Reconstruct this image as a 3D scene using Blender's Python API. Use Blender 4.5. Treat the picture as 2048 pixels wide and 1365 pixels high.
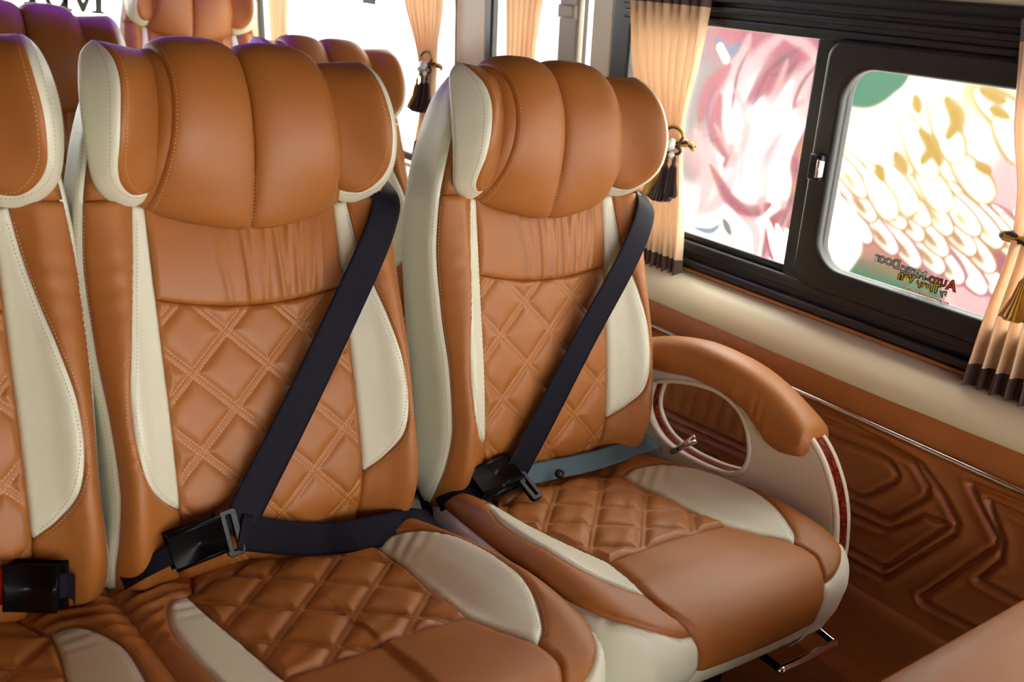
import bpy, bmesh, math, random
import numpy as np
from mathutils import Vector, Matrix
from mathutils.geometry import delaunay_2d_cdt

for _o in list(bpy.data.objects):
    bpy.data.objects.remove(_o, do_unlink=True)
SC = bpy.context.scene
COL = SC.collection
random.seed(7)
rng = np.random.default_rng(7)

# ------------------------------------------------------------------ units
# the cabin is laid out in "units" with the camera at (0, 0, 0);  1 unit = 1.2 m
K = 1.2
ZF = 1.06                                   # camera height above the cabin floor (units)
def wp(p):
    return Vector((K * p[0], K * p[1], K * (p[2] + ZF)))

# ------------------------------------------------------------------ camera
YAW, PITCH, ROLL, FPX = math.radians(39.16), math.radians(18.994), math.radians(-7.347), 1887.0
fw = Vector((math.sin(YAW) * math.cos(PITCH), math.cos(YAW) * math.cos(PITCH), -math.sin(PITCH)))
rt = Vector((math.cos(YAW), -math.sin(YAW), 0))
dn = fw.cross(rt)
r2 = math.cos(ROLL) * rt + math.sin(ROLL) * dn
d2 = -math.sin(ROLL) * rt + math.cos(ROLL) * dn
cam = bpy.data.cameras.new('camera')
cam.sensor_width = 36.0
cam.lens = FPX / 2048.0 * 36.0
cam.clip_start = 0.02
cam.dof.use_dof = True
cam.dof.focus_distance = 1.28 * K
cam.dof.aperture_fstop = 4.5
camo = bpy.data.objects.new('camera', cam)
COL.objects.link(camo)
m = Matrix(((r2.x, -d2.x, -fw.x), (r2.y, -d2.y, -fw.y), (r2.z, -d2.z, -fw.z)))
camo.matrix_world = Matrix.Translation(wp((0, 0, 0))) @ m.to_4x4()
SC.camera = camo

# ------------------------------------------------------------------ light and exposure
SC.view_settings.view_transform = 'Standard'
SC.view_settings.look = 'None'
SC.view_settings.gamma = 1.0
SC.view_settings.use_curve_mapping = False
SC.view_settings.exposure = 0.28
world = bpy.data.worlds.new('World')
SC.world = world
world.use_nodes = True
_bg = world.node_tree.nodes['Background']
_bg.inputs['Color'].default_value = (1.0, 0.975, 0.92, 1)      # bright overcast sky
_bg.inputs['Strength'].default_value = 8.0
SC.cycles.use_denoising = True
SC.cycles.max_bounces = 5
SC.cycles.diffuse_bounces = 3
SC.cycles.glossy_bounces = 2
SC.cycles.transparent_max_bounces = 8
SC.cycles.caustics_reflective = False
SC.cycles.caustics_refractive = False
SC.cycles.use_adaptive_sampling = True
SC.cycles.adaptive_threshold = 0.02
SC.cycles.sample_clamp_indirect = 8

# ------------------------------------------------------------------ materials
def srgb(r, g, b):
    def f(c):
        c /= 255.0
        return c / 12.92 if c <= 0.04045 else ((c + 0.055) / 1.055) ** 2.4
    return (f(r), f(g), f(b), 1)

def new_mat(name):
    mt = bpy.data.materials.new(name)
    mt.use_nodes = True
    nt = mt.node_tree
    return mt, nt, nt.nodes['Principled BSDF']

def leather(name, col, rough=0.42, bump=0.22, scale=760, var=0.06, spec=0.62):
    mt, nt, b = new_mat(name)
    tc = nt.nodes.new('ShaderNodeTexCoord')
    n1 = nt.nodes.new('ShaderNodeTexNoise'); n1.inputs['Scale'].default_value = 14; n1.inputs['Detail'].default_value = 1
    vo = nt.nodes.new('ShaderNodeTexVoronoi'); vo.inputs['Scale'].default_value = scale
    for n in (n1, vo):
        nt.links.new(tc.outputs['Object'], n.inputs['Vector'])
    mix = nt.nodes.new('ShaderNodeMix'); mix.data_type = 'RGBA'
    mix.inputs['A'].default_value = tuple(c * (1 - var) for c in col[:3]) + (1,)
    mix.inputs['B'].default_value = tuple(min(1, c * (1 + var)) for c in col[:3]) + (1,)
    nt.links.new(n1.outputs['Fac'], mix.inputs['Factor'])
    nt.links.new(mix.outputs['Result'], b.inputs['Base Color'])
    bp = nt.nodes.new('ShaderNodeBump'); bp.inputs['Strength'].default_value = bump; bp.inputs['Distance'].default_value = 0.001
    nt.links.new(vo.outputs['Distance'], bp.inputs['Height'])
    nt.links.new(bp.outputs['Normal'], b.inputs['Normal'])
    b.inputs['Roughness'].default_value = rough
    b.inputs['Specular IOR Level'].default_value = spec
    return mt

def plain(name, col, rough=0.5, metal=0.0, spec=0.5, bump=0.0, bscale=300):
    mt, nt, b = new_mat(name)
    b.inputs['Base Color'].default_value = col
    b.inputs['Roughness'].default_value = rough
    b.inputs['Metallic'].default_value = metal
    b.inputs['Specular IOR Level'].default_value = spec
    n = nt.nodes.new('ShaderNodeTexNoise'); n.inputs['Scale'].default_value = bscale
    tc = nt.nodes.new('ShaderNodeTexCoord')
    nt.links.new(tc.outputs['Object'], n.inputs['Vector'])
    if bump:
        bp = nt.nodes.new('ShaderNodeBump'); bp.inputs['Strength'].default_value = bump; bp.inputs['Distance'].default_value = 0.001
        nt.links.new(n.outputs['Fac'], bp.inputs['Height']); nt.links.new(bp.outputs['Normal'], b.inputs['Normal'])
    else:
        mr = nt.nodes.new('ShaderNodeMapRange')
        mr.inputs['To Min'].default_value = max(0, rough - 0.04); mr.inputs['To Max'].default_value = min(1, rough + 0.04)
        nt.links.new(n.outputs['Fac'], mr.inputs['Value']); nt.links.new(mr.outputs['Result'], b.inputs['Roughness'])
    return mt

def webbing(name, col, col2, freq, rough=0.55):
    mt, nt, b = new_mat(name)
    uv = nt.nodes.new('ShaderNodeUVMap')
    sx = nt.nodes.new('ShaderNodeSeparateXYZ')
    nt.links.new(uv.outputs['UV'], sx.inputs['Vector'])
    mu = nt.nodes.new('ShaderNodeMath'); mu.operation = 'MULTIPLY'; mu.inputs[1].default_value = freq
    si = nt.nodes.new('ShaderNodeMath'); si.operation = 'SINE'
    nt.links.new(sx.outputs['X'], mu.inputs[0]); nt.links.new(mu.outputs[0], si.inputs[0])
    wv = nt.nodes.new('ShaderNodeMath'); wv.operation = 'MULTIPLY'; wv.inputs[1].default_value = 2600
    s2 = nt.nodes.new('ShaderNodeMath'); s2.operation = 'SINE'
    nt.links.new(sx.outputs['Y'], wv.inputs[0]); nt.links.new(wv.outputs[0], s2.inputs[0])
    ad = nt.nodes.new('ShaderNodeMath'); ad.operation = 'MULTIPLY_ADD'; ad.inputs[1].default_value = 0.35
    nt.links.new(s2.outputs[0], ad.inputs[0]); nt.links.new(si.outputs[0], ad.inputs[2])
    mr = nt.nodes.new('ShaderNodeMapRange'); mr.inputs['From Min'].default_value = -1.3; mr.inputs['From Max'].default_value = 1.3
    nt.links.new(ad.outputs[0], mr.inputs['Value'])
    mix = nt.nodes.new('ShaderNodeMix'); mix.data_type = 'RGBA'
    mix.inputs['A'].default_value = col; mix.inputs['B'].default_value = col2
    nt.links.new(mr.outputs['Result'], mix.inputs['Factor']); nt.links.new(mix.outputs['Result'], b.inputs['Base Color'])
    bp = nt.nodes.new('ShaderNodeBump'); bp.inputs['Strength'].default_value = 0.5; bp.inputs['Distance'].default_value = 0.0006
    nt.links.new(mr.outputs['Result'], bp.inputs['Height']); nt.links.new(bp.outputs['Normal'], b.inputs['Normal'])
    b.inputs['Roughness'].default_value = rough
    b.inputs['Specular IOR Level'].default_value = 0.12
    return mt

def cloth(name, col, transl=0.45):
    mt, nt, b = new_mat(name)
    out = nt.nodes['Material Output']
    b.inputs['Base Color'].default_value = col
    b.inputs['Roughness'].default_value = 0.55
    b.inputs['Sheen Weight'].default_value = 0.3
    tr = nt.nodes.new('ShaderNodeBsdfTranslucent')
    tr.inputs['Color'].default_value = col
    mx = nt.nodes.new('ShaderNodeMixShader'); mx.inputs[0].default_value = transl
    nt.links.new(b.outputs[0], mx.inputs[1]); nt.links.new(tr.outputs[0], mx.inputs[2]); nt.links.new(mx.outputs[0], out.inputs['Surface'])
    n = nt.nodes.new('ShaderNodeTexWave'); n.inputs['Scale'].default_value = 220
    tc = nt.nodes.new('ShaderNodeTexCoord'); nt.links.new(tc.outputs['Object'], n.inputs['Vector'])
    bp = nt.nodes.new('ShaderNodeBump'); bp.inputs['Strength'].default_value = 0.08; bp.inputs['Distance'].default_value = 0.0005
    nt.links.new(n.outputs['Fac'], bp.inputs['Height']); nt.links.new(bp.outputs['Normal'], b.inputs['Normal'])
    return mt

def glassmat(name, tint=(0.96, 0.98, 0.97, 1)):
    mt = bpy.data.materials.new(name); mt.use_nodes = True
    nt = mt.node_tree; nt.nodes.clear()
    out = nt.nodes.new('ShaderNodeOutputMaterial')
    t = nt.nodes.new('ShaderNodeBsdfTransparent'); t.inputs['Color'].default_value = tint
    g = nt.nodes.new('ShaderNodeBsdfGlossy'); g.inputs['Roughness'].default_value = 0.02
    mx = nt.nodes.new('ShaderNodeMixShader')
    mx.inputs[0].default_value = 0.035; nt.links.new(t.outputs[0], mx.inputs[1]); nt.links.new(g.outputs[0], mx.inputs[2])
    nt.links.new(mx.outputs[0], out.inputs['Surface'])
    return mt

def emit(name, col, st):
    mt = bpy.data.materials.new(name); mt.use_nodes = True
    nt = mt.node_tree; nt.nodes.clear()
    out = nt.nodes.new('ShaderNodeOutputMaterial'); e = nt.nodes.new('ShaderNodeEmission')
    e.inputs['Color'].default_value = col; e.inputs['Strength'].default_value = st
    nt.links.new(e.outputs[0], out.inputs['Surface'])
    return mt

def woodmat(name):
    mt, nt, b = new_mat(name)
    tc = nt.nodes.new('ShaderNodeTexCoord')
    n = nt.nodes.new('ShaderNodeTexNoise'); n.inputs['Scale'].default_value = 90; n.inputs['Detail'].default_value = 6; n.inputs['Distortion'].default_value = 2
    nt.links.new(tc.outputs['Object'], n.inputs['Vector'])
    cr = nt.nodes.new('ShaderNodeValToRGB')
    cr.color_ramp.elements[0].position = 0.38; cr.color_ramp.elements[0].color = srgb(48, 10, 6)
    cr.color_ramp.elements[1].position = 0.66; cr.color_ramp.elements[1].color = srgb(140, 44, 20)
    nt.links.new(n.outputs['Fac'], cr.inputs['Fac']); nt.links.new(cr.outputs['Color'], b.inputs['Base Color'])
    b.inputs['Roughness'].default_value = 0.15; b.inputs['Coat Weight'].default_value = 0.6
    return mt

M = {}
M['tan'] = leather('tan_leather', srgb(162, 98, 40), 0.50)
M['tan_core'] = leather('tan_leather_seam', srgb(120, 66, 30), 0.6)
M['beige'] = leather('beige_leather', srgb(222, 221, 198), 0.43, var=0.03)
M['wall_tan'] = leather('wall_leather', srgb(164, 96, 44), 0.43, var=0.05, spec=0.55)
M['thread_tan'] = plain('tan_thread', srgb(226, 172, 116), 0.6)
M['thread_dark'] = plain('dusky_thread', srgb(168, 138, 116), 0.6)
M['belt'] = webbing('belt_webbing', srgb(12, 11, 20), srgb(26, 25, 38), 165.0)
M['belt_blue_sheen'] = webbing('blue_sheen_webbing', srgb(58, 78, 88), srgb(104, 128, 136), 165.0)  # lighter copy of the navy webbing, its highlight put into the colour
M['black'] = plain('black_plastic', srgb(16, 15, 18), 0.36, spec=.35, bump=0.15, bscale=900)
M['frame'] = plain('window_frame_black', srgb(30, 28, 30), 0.38, bump=0.05, bscale=500)
M['red'] = plain('red_button', srgb(200, 24, 18), 0.4)
M['chrome'] = plain('chrome', (0.85, 0.85, 0.85, 1), 0.1, 1.0)
M['steel'] = plain('brushed_steel', (0.6, 0.6, 0.62, 1), 0.3, 1.0)
M['cream'] = plain('cream_plastic', srgb(220, 206, 174), 0.42, bump=0.05, bscale=700)
M['arm_cream'] = plain('armrest_cream', srgb(216, 204, 184), 0.32)
M['headliner'] = plain('brown_headliner', srgb(112, 78, 50), 0.8)  # unseen roof lining, browned to cut light bounced onto the cushions
M['floor'] = plain('floor_vinyl', srgb(38, 22, 15), 0.5, bump=0.1)
M['wood'] = woodmat('burr_wood')
M['curtain'] = cloth('curtain_cloth', srgb(232, 196, 160), 0.26)
M['hem'] = cloth('curtain_hem', srgb(74, 50, 42), 0.1)
M['gold'] = plain('gold_thread', srgb(196, 150, 60), 0.45)
M['brown_thread'] = plain('brown_thread', srgb(58, 36, 34), 0.6)
M['pearl'] = plain('pearl_bead', srgb(225, 232, 226), 0.15)
M['glass'] = glassmat('clear_glass')
M['grey_trim'] = plain('grey_trim', srgb(170, 158, 142), 0.5)
M['letter'] = plain('black_letter', srgb(22, 12, 12), 0.5)
M['purple'] = emit('violet_led', (0.22, 0.03, 1.0, 1), 48)
M['purple_front'] = emit('violet_led_front', (0.22, 0.03, 1.0, 1), 30)
M['tint_front'] = glassmat('windscreen_glass', (0.9, 0.9, 0.9, 1))
M['tint_rear'] = glassmat('rear_light_cut_glass', (0.16, 0.16, 0.16, 1))
M['tint'] = glassmat('light_cut_glass', (0.05, 0.05, 0.05, 1))  # dark glass for unseen side windows, added to weaken light from the left
M['lamp'] = emit('lamp_diffuser', (1.0, 0.86, 0.66, 1), 14)

# ------------------------------------------------------------------ object helpers
def mesh_of(name, verts, faces, smooth=True, uvs=None):
    me = bpy.data.meshes.new(name)
    me.from_pydata([tuple(K * np.asarray(v)) for v in verts], [], [list(map(int, f)) for f in faces])
    if uvs is not None:
        ul = me.uv_layers.new(name='UVMap')
        for lp in me.loops:
            ul.data[lp.index].uv = uvs[lp.vertex_index]
    me.polygons.foreach_set('use_smooth', [smooth] * len(me.polygons))
    me.update()
    return me

def link(name, me, mat=None, parent=None, loc=None, rot=None):
    o = bpy.data.objects.new(name, me)
    COL.objects.link(o)
    if mat is not None and me is not None and not me.materials:
        me.materials.append(M[mat])
    if parent is not None:
        o.parent = parent
    if loc is not None:
        o.location = loc
    if rot is not None:
        o.rotation_euler = rot
    return o

def thing(name, loc, label, cat, group=None):
    o = bpy.data.objects.new(name, None)
    o.empty_display_size = 0.05
    COL.objects.link(o)
    o.location = loc
    return tag(o, label, cat, group)

def tag(o, label, cat, group=None):
    o['label'] = label; o['category'] = cat
    if group:
        o['group'] = group
    return o

def struct(o):
    o['kind'] = 'structure'
    return o

def mirror(me, name=None):
    n = me.copy()
    co = np.empty(len(n.vertices) * 3); n.vertices.foreach_get('co', co)
    co = co.reshape(-1, 3); co[:, 0] *= -1
    n.vertices.foreach_set('co', co.ravel()); n.flip_normals(); n.update()
    return n

def bevel_box(cx, cy, cz, sx, sy, sz, r=0.003, seg=2):
    bm = bmesh.new()
    bmesh.ops.create_cube(bm, size=1.0)
    for v in bm.verts:
        v.co = Vector((cx + v.co.x * sx, cy + v.co.y * sy, cz + v.co.z * sz)) * K
    bmesh.ops.bevel(bm, geom=bm.edges[:], offset=r * K, segments=seg, profile=0.5, affect='EDGES')
    me = bpy.data.meshes.new('box'); bm.to_mesh(me); bm.free()
    me.polygons.foreach_set('use_smooth', [False] * len(me.polygons))
    return me

def tube(path, rad, seg=8, closed=False, cap=True):
    p = np.array(path, float); n = len(p)
    rad = np.broadcast_to(np.asarray(rad, float), (n,))
    if closed:
        tg = np.roll(p, -1, 0) - np.roll(p, 1, 0)
    else:
        tg = np.gradient(p, axis=0)
    tg /= np.linalg.norm(tg, axis=1)[:, None] + 1e-12
    up = np.array([0, 0, 1.0]) if abs(tg[0][2]) < 0.9 else np.array([1.0, 0, 0])
    vs, fs = [], []
    nx = np.cross(tg[0], up); nx /= np.linalg.norm(nx)
    for i in range(n):
        nx = nx - tg[i] * (nx @ tg[i]); nx /= np.linalg.norm(nx)
        b = np.cross(tg[i], nx)
        for k in range(seg):
            a = 2 * math.pi * k / seg
            vs.append(p[i] + rad[i] * (math.cos(a) * nx + math.sin(a) * b))
    for i in range(n if closed else n - 1):
        j = (i + 1) % n
        for k in range(seg):
            l = (k + 1) % seg
            fs.append((i * seg + k, i * seg + l, j * seg + l, j * seg + k))
    if cap and not closed:
        fs.append(tuple(range(seg - 1, -1, -1))); fs.append(tuple((n - 1) * seg + k for k in range(seg)))
    return vs, fs

def join(*parts):
    V, F = [], []
    for v, f in parts:
        o = len(V); V += list(v); F += [tuple(i + o for i in q) for q in f]
    return V, F

def grid(P, flip=False, closed_u=False):
    """P[i][j] -> quad grid"""
    P = np.asarray(P, float); n, mm = P.shape[:2]
    f = []
    for i in range(n if closed_u else n - 1):
        a = (i + 1) % n
        for j in range(mm - 1):
            q = (i * mm + j, a * mm + j, a * mm + j + 1, i * mm + j + 1)
            f.append(q[::-1] if flip else q)
    return P.reshape(-1, 3), f

def pchip(x, xs, ys):
    xs = np.asarray(xs, float); ys = np.asarray(ys, float)
    if xs[0] > xs[-1]:
        xs, ys = xs[::-1], ys[::-1]
    h = np.diff(xs); dl = np.diff(ys) / h
    d = np.zeros_like(ys); d[0] = dl[0]; d[-1] = dl[-1]
    for i in range(1, len(xs) - 1):
        if dl[i - 1] * dl[i] > 0:
            w1 = 2 * h[i] + h[i - 1]; w2 = h[i] + 2 * h[i - 1]
            d[i] = (w1 + w2) / (w1 / dl[i - 1] + w2 / dl[i])
    x = np.clip(np.asarray(x, float), xs[0], xs[-1])
    k = np.clip(np.searchsorted(xs, x, side='right') - 1, 0, len(h) - 1)
    t = (x - xs[k]) / h[k]
    return ((1 + 2 * t) * (1 - t) ** 2 * ys[k] + t * (1 - t) ** 2 * h[k] * d[k] + t * t * (3 - 2 * t) * ys[k + 1] + t * t * (t - 1) * h[k] * d[k + 1])

def section(a, knots, P):
    """smooth cross-section: knots (n,), P (n, N, 2) per-vertex control points, a (N,)"""
    kn = np.asarray(knots); n = len(kn)
    m_ = np.zeros_like(P)
    m_[1:-1] = (P[2:] - P[:-2]) / (kn[2:] - kn[:-2])[:, None, None]
    m_[0] = 0; m_[0, :, 0] = (P[1, :, 0] - P[0, :, 0]) / (kn[1] - kn[0])
    m_[-1] = (P[-1] - P[-2]) / (kn[-1] - kn[-2])
    a = np.clip(a, kn[0], kn[-1])
    k = np.clip(np.searchsorted(kn, a, side='right') - 1, 0, n - 2)
    h = (kn[k + 1] - kn[k]); t = ((a - kn[k]) / h)[:, None]; h = h[:, None]
    i = np.arange(len(a))
    return ((1 + 2 * t) * (1 - t) ** 2 * P[k, i] + t * (1 - t) ** 2 * h * m_[k, i] + t * t * (3 - 2 * t) * P[k + 1, i] + t * t * (t - 1) * h * m_[k + 1, i])

def spline(pts, n=40, closed=False):
    """centripetal-ish Catmull-Rom polyline through pts"""
    p = np.asarray(pts, float)
    if closed:
        p = np.vstack([p[-1], p, p[0], p[1]])
    else:
        p = np.vstack([2 * p[0] - p[1], p, 2 * p[-1] - p[-2]])
    segs = len(p) - 3; out = []
    per = max(2, n // segs)
    for i in range(segs):
        t = np.linspace(0, 1, per, endpoint=False)[:, None]
        a, b, c, d = p[i], p[i + 1], p[i + 2], p[i + 3]
        out.append(0.5 * (2 * b + (c - a) * t + (2 * a - 5 * b + 4 * c - d) * t ** 2 + (3 * b - a - 3 * c + d) * t ** 3))
    if not closed:
        out.append(p[-2][None])
    return np.vstack(out)

def resample(pts, step, closed=False):
    p = np.asarray(pts, float)
    if closed:
        p = np.vstack([p, p[:1]])
    d = np.r_[0, np.cumsum(np.linalg.norm(np.diff(p, axis=0), axis=1))]
    n = max(2, int(round(d[-1] / step)) + 1)
    s = np.linspace(0, d[-1], n)
    q = np.stack([np.interp(s, d, p[:, k]) for k in range(p.shape[1])], 1)
    return q[:-1] if closed else q

def dist_to(pts, poly, closed=True, skip=None):
    a = poly; b = np.roll(poly, -1, 0)
    if not closed:
        a, b = poly[:-1], poly[1:]
    if skip is not None:
        keep = ~skip(a, b); a, b = a[keep], b[keep]
    best = np.full(len(pts), 1e9)
    ab = b - a; l2 = (ab ** 2).sum(1) + 1e-15
    for i in range(0, len(pts), 2000):
        q = pts[i:i + 2000]
        t = np.clip(((q[:, None] - a) * ab).sum(2) / l2, 0, 1)
        best[i:i + 2000] = np.sqrt(((a + t[..., None] * ab - q[:, None]) ** 2).sum(2)).min(1)
    return best

def inside(pts, poly):
    x, y = pts[:, 0], pts[:, 1]; r = np.zeros(len(pts), bool)
    px, py = poly[:, 0], poly[:, 1]; j = len(poly) - 1
    for i in range(len(poly)):
        c = ((py[i] > y) != (py[j] > y)) & (x < (px[j] - px[i]) * (y - py[i]) / (py[j] - py[i] + 1e-18) + px[i])
        r ^= c; j = i
    return r

def frames(surf, sv, e=1e-4):
    P = surf(sv[:, 0], sv[:, 1])
    du = surf(sv[:, 0] + e, sv[:, 1]) - surf(sv[:, 0] - e, sv[:, 1])
    dv = surf(sv[:, 0], sv[:, 1] + e) - surf(sv[:, 0], sv[:, 1] - e)
    N = np.cross(du, dv); N /= np.linalg.norm(N, axis=1)[:, None] + 1e-15
    return P, N

def edge_height(db, r, hh):
    t = 1 - np.clip(db / r, 0, 1)
    return hh * np.sqrt(np.clip(1 - t * t, 0, 1))

def panel(surf, outline, step, r=0.008, hh=0.004, extra=None, skip=None, skirt=0.006, sgn=1.0):
    """upholstery panel: outline in surface coordinates, rounded into its seams"""
    ol = resample(outline, step, closed=True)
    lo, hi = ol.min(0), ol.max(0)
    gx = np.arange(lo[0], hi[0], step); gy = np.arange(lo[1], hi[1], step * 0.866)
    pts = np.array([(x + (0.5 * step if k & 1 else 0), y) for k, y in enumerate(gy) for x in gx])
    pts = pts[inside(pts, ol)]
    pts = pts[dist_to(pts, ol) > 0.55 * step]
    allp = np.vstack([ol, pts]); nb = len(ol)
    res = delaunay_2d_cdt([Vector(p) for p in allp], [], [list(range(nb))], 1, 1e-7)
    vs = np.array([(v.x, v.y) for v in res[0]]); fs = [tuple(f) for f in res[2]]
    db = dist_to(vs, ol, skip=skip)
    P, N = frames(surf, vs); N = N * sgn
    H = edge_height(db, r, hh)
    if extra is not None:
        H = H + extra(vs, db)
    V3 = P + N * H[:, None]
    # orientation
    f0 = np.array([f[:3] for f in fs])
    nn = np.cross(V3[f0[:, 1]] - V3[f0[:, 0]], V3[f0[:, 2]] - V3[f0[:, 0]])
    if (nn * N[f0[:, 0]]).sum() < 0:
        fs = [f[::-1] for f in fs]
    # skirt into the seam
    db0 = dist_to(vs, ol); onb = db0 < 1e-6
    cnt = {}
    for f in fs:
        for a, b in zip(f, f[1:] + f[:1]):
            cnt[(a, b)] = 1
    extraV = {}; V = list(V3)
    for (a, b) in list(cnt):
        if (b, a) not in cnt:
            for q in (a, b):
                if q not in extraV:
                    extraV[q] = len(V); V.append(V3[q] - N[q] * skirt)
            fs.append((b, a, extraV[a], extraV[b]))
    return V, fs

def stitches(surf, hfun, line, pitch=0.0046, ln=0.0031, rad=0.00055, sgn=1.0, lift=0.0004):
    """little thread bumps along a line given in surface coordinates"""
    fine = resample(line, 0.0008)
    P0, N0 = frames(surf, fine); P = P0 + (N0 * sgn) * (hfun(fine) + lift)[:, None]
    d = np.r_[0, np.cumsum(np.linalg.norm(np.diff(P, axis=0), axis=1))]
    V, F = [], []
    s = pitch * 0.5
    while s + ln < d[-1]:
        a = np.array([np.interp(s, d, P[:, k]) for k in range(3)]); b = np.array([np.interp(s + ln, d, P[:, k]) for k in range(3)])
        i = np.searchsorted(d, s); n = N0[min(i, len(N0) - 1)] * sgn
        t = b - a; t /= np.linalg.norm(t) + 1e-12; q = np.cross(n, t); o = len(V)
        mid = (a + b) / 2
        V += [a, b, mid + q * rad, mid - q * rad, mid + n * rad]
        F += [(o, o + 3, o + 4), (o + 3, o + 1, o + 4), (o + 1, o + 2, o + 4), (o + 2, o, o + 4)]
        s += pitch
    return V, F

def offset2d(line, d):
    p = np.asarray(line, float); t = np.gradient(p, axis=0); t /= np.linalg.norm(t, axis=1)[:, None] + 1e-12
    return p + d * np.stack([-t[:, 1], t[:, 0]], 1)
# ------------------------------------------------------------------ seat geometry (seat-local units: x right, y back, z up)
REC = math.radians(21.5)
AXU = np.array([1.0, 0, 0]); AXV = np.array([0, math.sin(REC), math.cos(REC)]); AXW = np.array([0, -math.cos(REC), math.sin(REC)])
PIV = np.array([0, -0.05, -0.55])
def uvw(u, v, w):
    return np.multiply.outer(u, AXU) + np.multiply.outer(v, AXV) + np.multiply.outer(w, AXW) - PIV

BK = [0, .05, .1, .122, .15, .175, .2, .235, .275, .315, .42, .52]
def back_surf(s, v):
    s = np.asarray(s, float); v = np.asarray(v, float)
    sg = np.sign(s); a = np.abs(s)
    wc = pchip(v, [-.47, -.434, -.402, -.373, -.32, -.24, -.16, -.08, 0, .1, .15, .19, .2], [-.066, -.037, -.017, -.004, .002, .004, .002, .001, 0, 0, -.006, -.024, -.03])
    cu = pchip(v, [-.47, -.42, -.37, -.32, -.265, -.22, -.155, -.1, -.05, 0, .05, .1, .15, .19, .2], [.17, .176, .178, .176, .175, .175, .172, .170, .168, .166, .163, .155, .136, .09, .07])
    cw = pchip(v, [-.47, -.42, -.37, -.32, -.265, -.22, -.155, -.1, -.05, 0, .05, .1, .15, .19, .2], [-.04, .012, .040, .050, .052, .050, .044, .036, .031, .028, .03, .036, .026, 0, -.014])
    eu = pchip(v, [-.47, -.413, -.378, -.32, -.24, -.16, -.08, 0, .05, .1, .14, .17, .19, .2], [.19, .197, .194, .190, .193, .198, .199, .193, .185, .174, .16, .138, .11, .085])
    ew = pchip(v, [-.47, -.413, -.378, -.32, -.24, -.16, -.08, 0, .05, .1, .15, .19, .2], [-.07, -.016, .004, .019, .022, .016, .011, .015, .024, .031, .016, -.012, -.022])
    wb = pchip(v, [-.47, -.4, 0, .05, .1, .15, .185, .2], [-.125, -.115, -.10, -.094, -.08, -.058, -.038, -.032])
    P = np.zeros((len(BK), len(s), 2))
    rows = [(0 * v, wc), (.05 + 0 * v, wc), (.1 + 0 * v, wc + .0005), (.122 + 0 * v, wc + .002), (None, None), (cu, cw), (eu, ew),
            (eu + .004, ew + (wb - ew) * .3), (eu + .002, ew + (wb - ew) * .72), (eu - .028, wb), (eu * .5, wb - .008), (0 * v, wb - .01)]
    lim = np.minimum(1, eu / .19)
    for k, r in enumerate(rows):
        if r[0] is None:
            P[k, :, 0] = (.122 + (cu - .122) * .52); P[k, :, 1] = wc + (cw - wc) * .5
        else:
            P[k, :, 0], P[k, :, 1] = r
    for k in (1, 2, 3, 4):
        P[k, :, 0] = np.minimum(P[k, :, 0], np.maximum(cu - .0, .01) * BK[k] / .16)
    q = section(a, BK, P)
    return uvw(sg * q[:, 0], v, q[:, 1])

def seam_outer(n=60):
    return spline([(.141, .004), (.148, -.05), (.157, -.10), (.167, -.155), (.175, -.22), (.1755, -.265), (.165, -.312), (.146, -.34), (.123, -.358)], n)

# ---- quilt pattern
def quilt_h(p, ox, oy, sp1, sp2, A, cord=.004, fall=.010):
    q1 = (p[:, 0] - ox) + (p[:, 1] - oy); q2 = (p[:, 0] - ox) - (p[:, 1] - oy)
    d1 = np.abs((q1 / sp1 + .5) % 1 - .5) * sp1 / math.sqrt(2); d2 = np.abs((q2 / sp2 + .5) % 1 - .5) * sp2 / math.sqrt(2)
    m_ = np.minimum(d1, d2)
    pad = A * (1 - np.exp(-np.clip(m_ - cord, 0, 1) / fall))
    ridge = .0016 * (1 - np.clip(m_ / cord, 0, 1) ** 2)
    return np.where(m_ > cord, pad, ridge) - .001

def quilt_lines(poly, ox, oy, sp1, sp2, off=.0036):
    out = []
    for fam, sp in ((1, sp1), (-1, sp2)):
        for k in range(-9, 10):
            for o in (-off, off):
                c = k * sp + o * math.sqrt(2)
                x = np.linspace(-.2, .2, 500)
                y = (c - (x - ox)) if fam == 1 else ((x - ox) - c)
                ln = np.stack([x, y + oy], 1)
                ins = inside(ln, poly) & (dist_to(ln, poly) > .0035)
                i = 0
                while i < len(ln):
                    if ins[i]:
                        j = i
                        while j < len(ln) and ins[j]:
                            j += 1
                        if j - i > 8:
                            out.append(ln[i:j])
                        i = j
                    i += 1
    return out

def ruche(p, db):
    h = np.zeros(len(p)); g = np.random.default_rng(3)
    t = np.clip((p[:, 1] + .118) / .11, 0, 1)
    for k in range(13):
        u0 = -.046 + .0115 * k + g.normal(0, .002); sl = g.normal(0.0, .06) + (u0 - .02) * 1.3
        wd = g.uniform(.0036, .0056); am = g.uniform(.0040, .0064) * (.6 if u0 < -.02 else 1)
        a_, b_ = g.uniform(.2, 1.6), g.uniform(.2, 1.6)
        env = np.exp(-t * a_) if k % 2 else np.exp(-(1 - t) * b_)
        h += am * env * np.exp(-(np.abs(p[:, 0] - u0 - sl * (p[:, 1] + .07)) / wd) ** 1.6)
    return h * np.clip(db / .004, 0, 1) + .0055 * np.clip(1 - ((p[:, 1] + .065) / .058) ** 2, 0, 1)

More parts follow.
